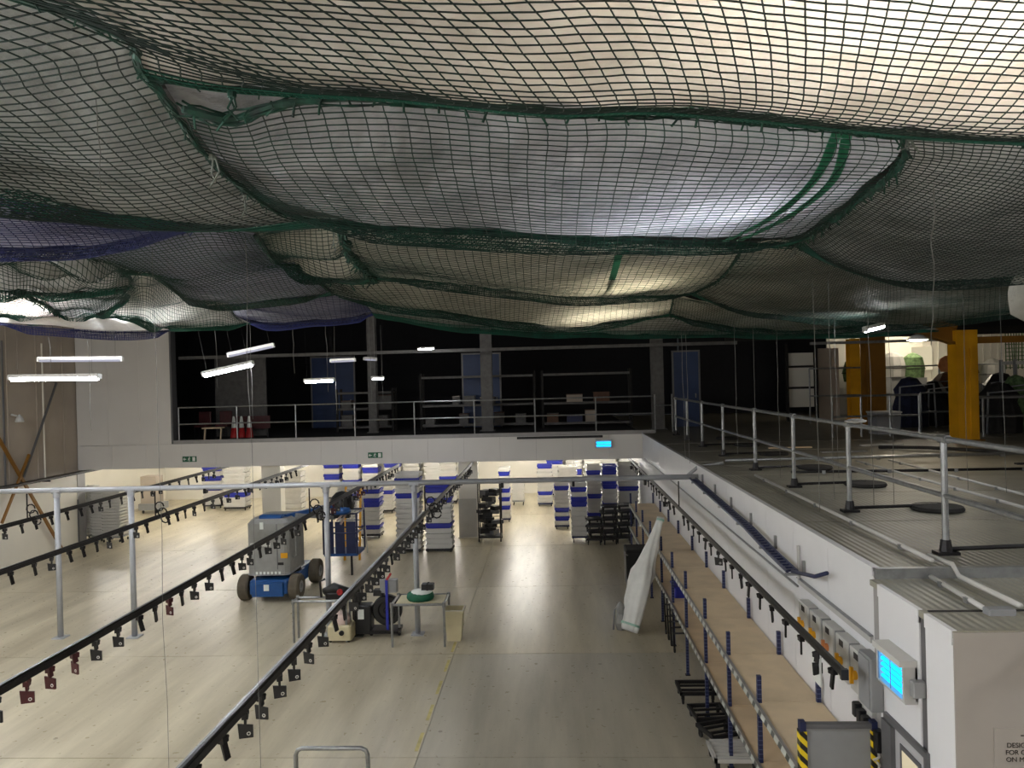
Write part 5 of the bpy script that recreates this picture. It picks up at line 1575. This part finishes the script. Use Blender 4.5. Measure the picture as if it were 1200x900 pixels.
struct('beam', MB().span((6, 26.5, 6.15), (22, 26.7, 6.4)), 'rubber', 'dark beam across the back of the deck')
struct('beam', MB().span((8, 24.0, 5.86), (16, 24.08, 5.94)), 'galv', 'pale pipe-like beam behind the ochre column')

# back of the deck: lit bay with machinery
bw = struct('wall_bay_back', MB().span((11.5, 32.5, ZD), (22, 32.6, 6.6)), 'bright_wall', 'pale wall of the lit bay behind the deck')
for k in range(14):
    build('cladding_rib', MB().box((15.4 + k * .3, 32.48, 5), (.05, .05, 3.2)), 'bright_wall', bw)
single('wall_board', MB().span((8.75, 29.0, ZD + .5), (9.75, 29.06, 5.75)), 'bright_wall', 'white board with dark framing at the back of the deck', 'partition')
t = thing('dark_frame', 'black frame standing before the white board at the back', 'frame', (9.2, 28.8, ZD))
for a in (8.72, 9.78):
    build('post', MB().span((a - .05, 28.75, ZD), (a + .05, 28.85, 6.1)), 'rubber', t)
build('crossbar', MB().span((8.7, 28.76, 5.2), (9.8, 28.84, 5.28)).span((8.7, 28.76, 4.42), (9.8, 28.84, 4.5)), 'rubber', t)
single('wall_board', MB().span((10.0, 29.2, ZD), (10.75, 29.26, 5.9)), 'tan_wall', 'tan board right of the white one at the back of the deck', 'partition')
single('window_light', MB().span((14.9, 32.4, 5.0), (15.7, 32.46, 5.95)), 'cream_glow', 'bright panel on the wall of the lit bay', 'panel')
rr = random.Random(21)
for i, (a, b_, c_, m) in enumerate(((12.4, 5.1, 1.2, 'green_leaf'), (13.7, 5.25, .9, 'box_grey'), (14.5, 5.2, .8, 'green_leaf'), (16.5, 5.0, .9, 'green_leaf'), (17.6, 4.9, .8, 'box_grey'))):
    t = thing('stored_bundle', ['mottled green bundle left in the lit bay', 'pale bundle in the lit bay', 'mottled green bundle beside the bright panel', 'mottled green bundle right of the yellow column', 'pale bundle at the right of the lit bay'][i], 'bundle', (a, 31.5, b_ - .5))
    build('wrapping', MB().lathe((a, 31.5, b_ - .5), [(.01, 0), (c_ * .5, 0), (c_ * .55, .4), (c_ * .45, .8), (c_ * .2, .95), (.01, 1.0)], 10), m, t)
    build('tie', MB().tube([(a + c_ * .56 * math.cos(q), 31.5 + c_ * .56 * math.sin(q), b_ - .15) for q in np.linspace(0, 6.28, 11)], .02, 4), 'rubber', t)
    build('support', MB().span((a - .4, 31.2, ZD), (a + .4, 31.8, b_ - .5)), 'box_dgrey', t)
for i, (a, yy, sx, sz, m) in enumerate(((11.2, 24.6, .75, 1.25, 'blue_cloth'), (12.15, 25.0, .6, 1.15, 'black'), (13.1, 25.4, .7, 1.2, 'blue_cloth'), (14.3, 25.2, .8, 1.3, 'black'), (13.2, 26.2, 1.0, 1.35, 'wood'), (12.2, 21.6, .8, 1.1, 'rubber'), (12.9, 22.0, .6, 1.25, 'green_leaf'))):
    t = thing('covered_machine', ['dark blue covered machine behind the ochre column', 'black covered machine, second from the ochre column', 'dark blue covered machine, third from the ochre column', 'black covered machine left of the yellow column', 'brown covered machine behind the row of dark ones', 'black covered machine right of the yellow column', 'mottled olive covered machine right of the yellow column'][i], 'machine', (a, yy, ZD))
    sx, sz = sx * 1.35, sz * 1.25
    vs = [(sx * .5, .0), (sx * .52, sz * .35), (sx * .4, sz * .6), (sx * .46, sz * .75), (sx * .22, sz * .96), (.01, sz)]
    build('cover', MB().lathe((a, yy, ZD), [(.01, 0)] + vs, 9, rr.uniform(0, 1)), m, t)
    build('frame', MB().tube([(a - sx * .55, yy - .5, ZD), (a - sx * .5, yy - .5, ZD + sz * .8), (a + sx * .5, yy - .5, ZD + sz * .85), (a + sx * .55, yy - .5, ZD)], .03, 6), 'box_dgrey', t, True)
single('orange_sack', MB().lathe((13.2, 26.2, 4.9), [(.01, 0), (.22, .02), (.3, .2), (.24, .45), (.08, .55), (.01, .56)], 12), 'orange', 'rounded orange sack on top of the dark machines', 'sack', smooth=True)
for k, (y_, x0, x1, zz) in enumerate(((21.2, 7.6, 9.9, 1.1), (22.6, 10.6, 18, 1.1), (27.2, 9.0, 20, 1.9))):
    t = thing('deck_handrail', ['grey handrail left of the yellow column', 'grey handrail behind the yellow column', 'high grey handrail at the back of the deck'][k], 'handrail', ((x0 + x1) / 2, y_, ZD))
    for zh in (zz * .5, zz):
        build('rail', MB().tube([(x0, y_, ZD + zh), (x1, y_, ZD + zh)], .03, 6), 'galv', t)
    for xx in np.linspace(x0, x1, 4 if k == 0 else 6):
        build('post', MB().tube([(xx, y_, ZD), (xx, y_, ZD + zz)], .03, 6), 'galv', t)
t = thing('work_table', 'steel table with thin legs right of the yellow column', 'table', (12.0, 20.6, ZD))
build('top', MB().span((11.0, 20.2, ZD + .98), (13.2, 21.0, ZD + 1.03)), 'galv', t)
build('lower_shelf', MB().span((11.1, 20.25, ZD + .5), (13.1, 20.95, ZD + .53)), 'galv', t)
for a in (11.05, 13.15):
    for b_ in (20.25, 20.95):
        build('leg', MB().tube([(a, b_, ZD), (a, b_, ZD + .98)], .03, 6), 'galv', t)
t = thing('storage_rack', 'pale rack with an ochre lower beam at the right edge of the deck', 'shelving', (15.5, 23.5, ZD))
for a in (13.6, 17.5):
    for b_ in (23.2, 23.9):
        build('upright', MB().span((a - .04, b_ - .04, ZD), (a + .04, b_ + .04, ZD + 2.0)), 'box_dgrey', t)
for zz, m in ((.55, 'yellow_d'), (1.15, 'box_grey'), (1.85, 'box_grey')):
    build('shelf', MB().span((13.6, 23.15, ZD + zz), (17.5, 23.95, ZD + zz + .1)), m, t)
t = thing('yellow_box', 'yellow box on the pale rack at the right edge', 'box', (14.6, 23.4, ZD + .65))
build('body', MB().bbox((14.15, 23.2, ZD + .65), (15.1, 23.8, ZD + .95), .02, 1), 'yellow', t)
build('rim', MB().span((14.12, 23.17, ZD + .92), (15.13, 23.83, ZD + .96)), 'yellow', t)
t = thing('grey_bin', 'low grey bin on the deck left of the yellow column', 'bin', (9.3, 22.0, ZD))
build('body', MB().box((9.3, 22.0, ZD + .3), (.6, .6, .6), 0, 1.1), 'box_dgrey', t)
build('rim', MB().box((9.3, 22.0, ZD + .61), (.7, .7, .04)), 'box_grey', t)
mb = MB()
for k in range(9):
    mb.tube([(15.3 + .09 * k, 26.6, 6.17), (15.3 + .09 * k + .06 * math.sin(k), 26.6, 4.95)], .02, 4)
for k in range(8):
    mb.tube([(15.28, 26.6, 5.0 + k * .13), (16.04, 26.6, 5.0 + k * .13)], .018, 4)
o = single('hung_netting', mb, 'green_leaf', 'strip of dark netting hanging right of the yellow column', 'net')
# torn white sheet at the right edge
Pq = patch(([(5.5, 9.0, 6.3), (5.95, 9.2, 6.35), (7.2, 9.5, 6.3)], [(5.35, 9.1, 5.62), (5.9, 9.3, 5.3), (7.2, 9.6, 5.2)], [(5.5, 9.0, 6.3), (5.3, 9.05, 5.95), (5.35, 9.1, 5.62)], [(7.2, 9.5, 6.3), (7.2, 9.6, 5.2)]), 30, 30, 0, 5, 0)
uu_ = np.linspace(0, 1, 30)[None]; vv_ = np.linspace(0, 1, 30)[:, None]
Pq[..., 1] += .09 * np.sin(uu_ * 14 + vv_ * 2) * (vv_ + .2)
me = sheet_mesh(Pq - np.array([6.3, 9.2, 5.3]), 'torn_sheet')
o = mesh_obj('torn_sheet', me, 'film_olive')
o.location = (6.3, 9.2, 5.3)
tag(o, 'torn white plastic sheet hanging at the right edge under the net', 'plastic sheet')

# ============================================================ LOOSE CORDS AND KNOTS
def cord(lab, p0, p1, r=.0035, bend=.03, m='cord', seed=1):
    rr = random.Random(seed)
    p0, p1 = Vector(p0), Vector(p1)
    pts = []
    for k in range(9):
        q = p0.lerp(p1, k / 8)
        if 0 < k < 8:
            q += Vector((rr.uniform(-bend, bend), rr.uniform(-bend, bend), 0))
        pts.append(q)
    single('hanging_twine', MB().tube(pts, r, 4), m, lab, 'cord', 'thin cords hanging from the nets', True)
cord('pale cord with a kink hanging at the right, in front of the yellow beam', (2.43, 4.95, 6.15), (3.82, 7.9, 5.25), .006, .03, seed=2)
CORDS = [(105, 3.2, 6.1, 5.85), (172, 6.3, 6.1, 1.0), (285, 6.0, 6.05, 1.2), (40, 9.5, 5.95, 5.3), (89, 10.5, 6.0, 4.45), (288, 13.0, 6.0, 4.45), (390, 17.0, 6.0, 4.35), (446, 20.0, 6.1, 4.6),
         (380, 12.0, 5.9, 4.9), (432, 12.5, 5.85, 4.7), (437, 12.5, 5.85, 4.9), (340, 11.7, 5.95, 5.2), (246, 11.0, 5.95, 5.0), (798, 14.0, 5.8, 3.5), (803, 14.2, 5.8, 3.4), (858, 13.6, 5.9, 3.6),
         (880, 14.5, 5.9, 3.4), (906, 12.0, 6.0, 3.4), (949, 9.0, 6.1, 3.4), (966, 9.2, 6.1, 3.5), (972, 12.5, 5.95, 3.3), (1010, 8.8, 6.1, 3.5), (1033, 10, 6.0, 3.3), (1116, 11.0, 5.95, 3.3), (1158, 9.5, 6.1, 3.5)]
for i, (px, yy, z0, z1) in enumerate(CORDS):
    xx = (px - 645) / 900.0 * yy
    side = 'left' if px < 500 else 'right'
    nn = sum(1 for q in CORDS[:i + 1] if (q[0] < 500) == (px < 500))
    cord(f'thin pale cord hanging from the net on the {side}, {nth(nn)} of that side', (xx, yy, z0 + .45), (xx + .02, yy, z1), .0022 if yy < 7 else .0034, .01, seed=i)
# knotted tails at the rope seams
def tail(lab, p, L, m='rope', n=3, seed=0):
    rr = random.Random(seed)
    mb = MB()
    for k in range(n):
        a = Vector(p) + Vector((rr.uniform(-.02, .02), 0, 0))
        mb.tube([a, a + Vector((rr.uniform(-.03, .03), rr.uniform(-.02, .02), -L * .5)), a + Vector((rr.uniform(-.05, .05), rr.uniform(-.03, .03), -L * rr.uniform(.7, 1)))], .005, 4)
    mb.wheel((p[0], p[1], p[2]), .02, .03, 'z', 6)
    single('twine_tail', mb, m, lab, 'rope', 'loose rope tails on the net seams')
tail('knotted black rope tail at the torn corner, upper left', (-1.3, 3.16, 6.23), .12, seed=1)
tail('grey twine tail hanging below the torn corner', (-1.72, 3.9, 6.2), .17, 'rope_grey', 2, seed=2)
tail('grey twine tail halfway down the left rope seam', (-1.86, 4.7, 6.2), .16, 'rope_grey', 2, seed=3)
tail('dark rope tail under the blue wedge net', (-2.98, 4.75, 6.18), .1, seed=4)
tail('frayed rope tail at the top of the right seam', (1.95, 4.2, 6.24), .08, 'rope_grey', 4, seed=5)
tail('knotted rope tail at the far right of the nearest net edge', (2.6, 4.3, 6.2), .1, seed=6)
tail('pale rope tail where the middle nets meet at the left', (-1.6, 5.8, 6.2), .2, 'rope_grey', 3, seed=7)
tail('frayed rope tail where the right seam meets the second row', (2.3, 7.3, 6.2), .12, 'rope_grey', 4, seed=8)
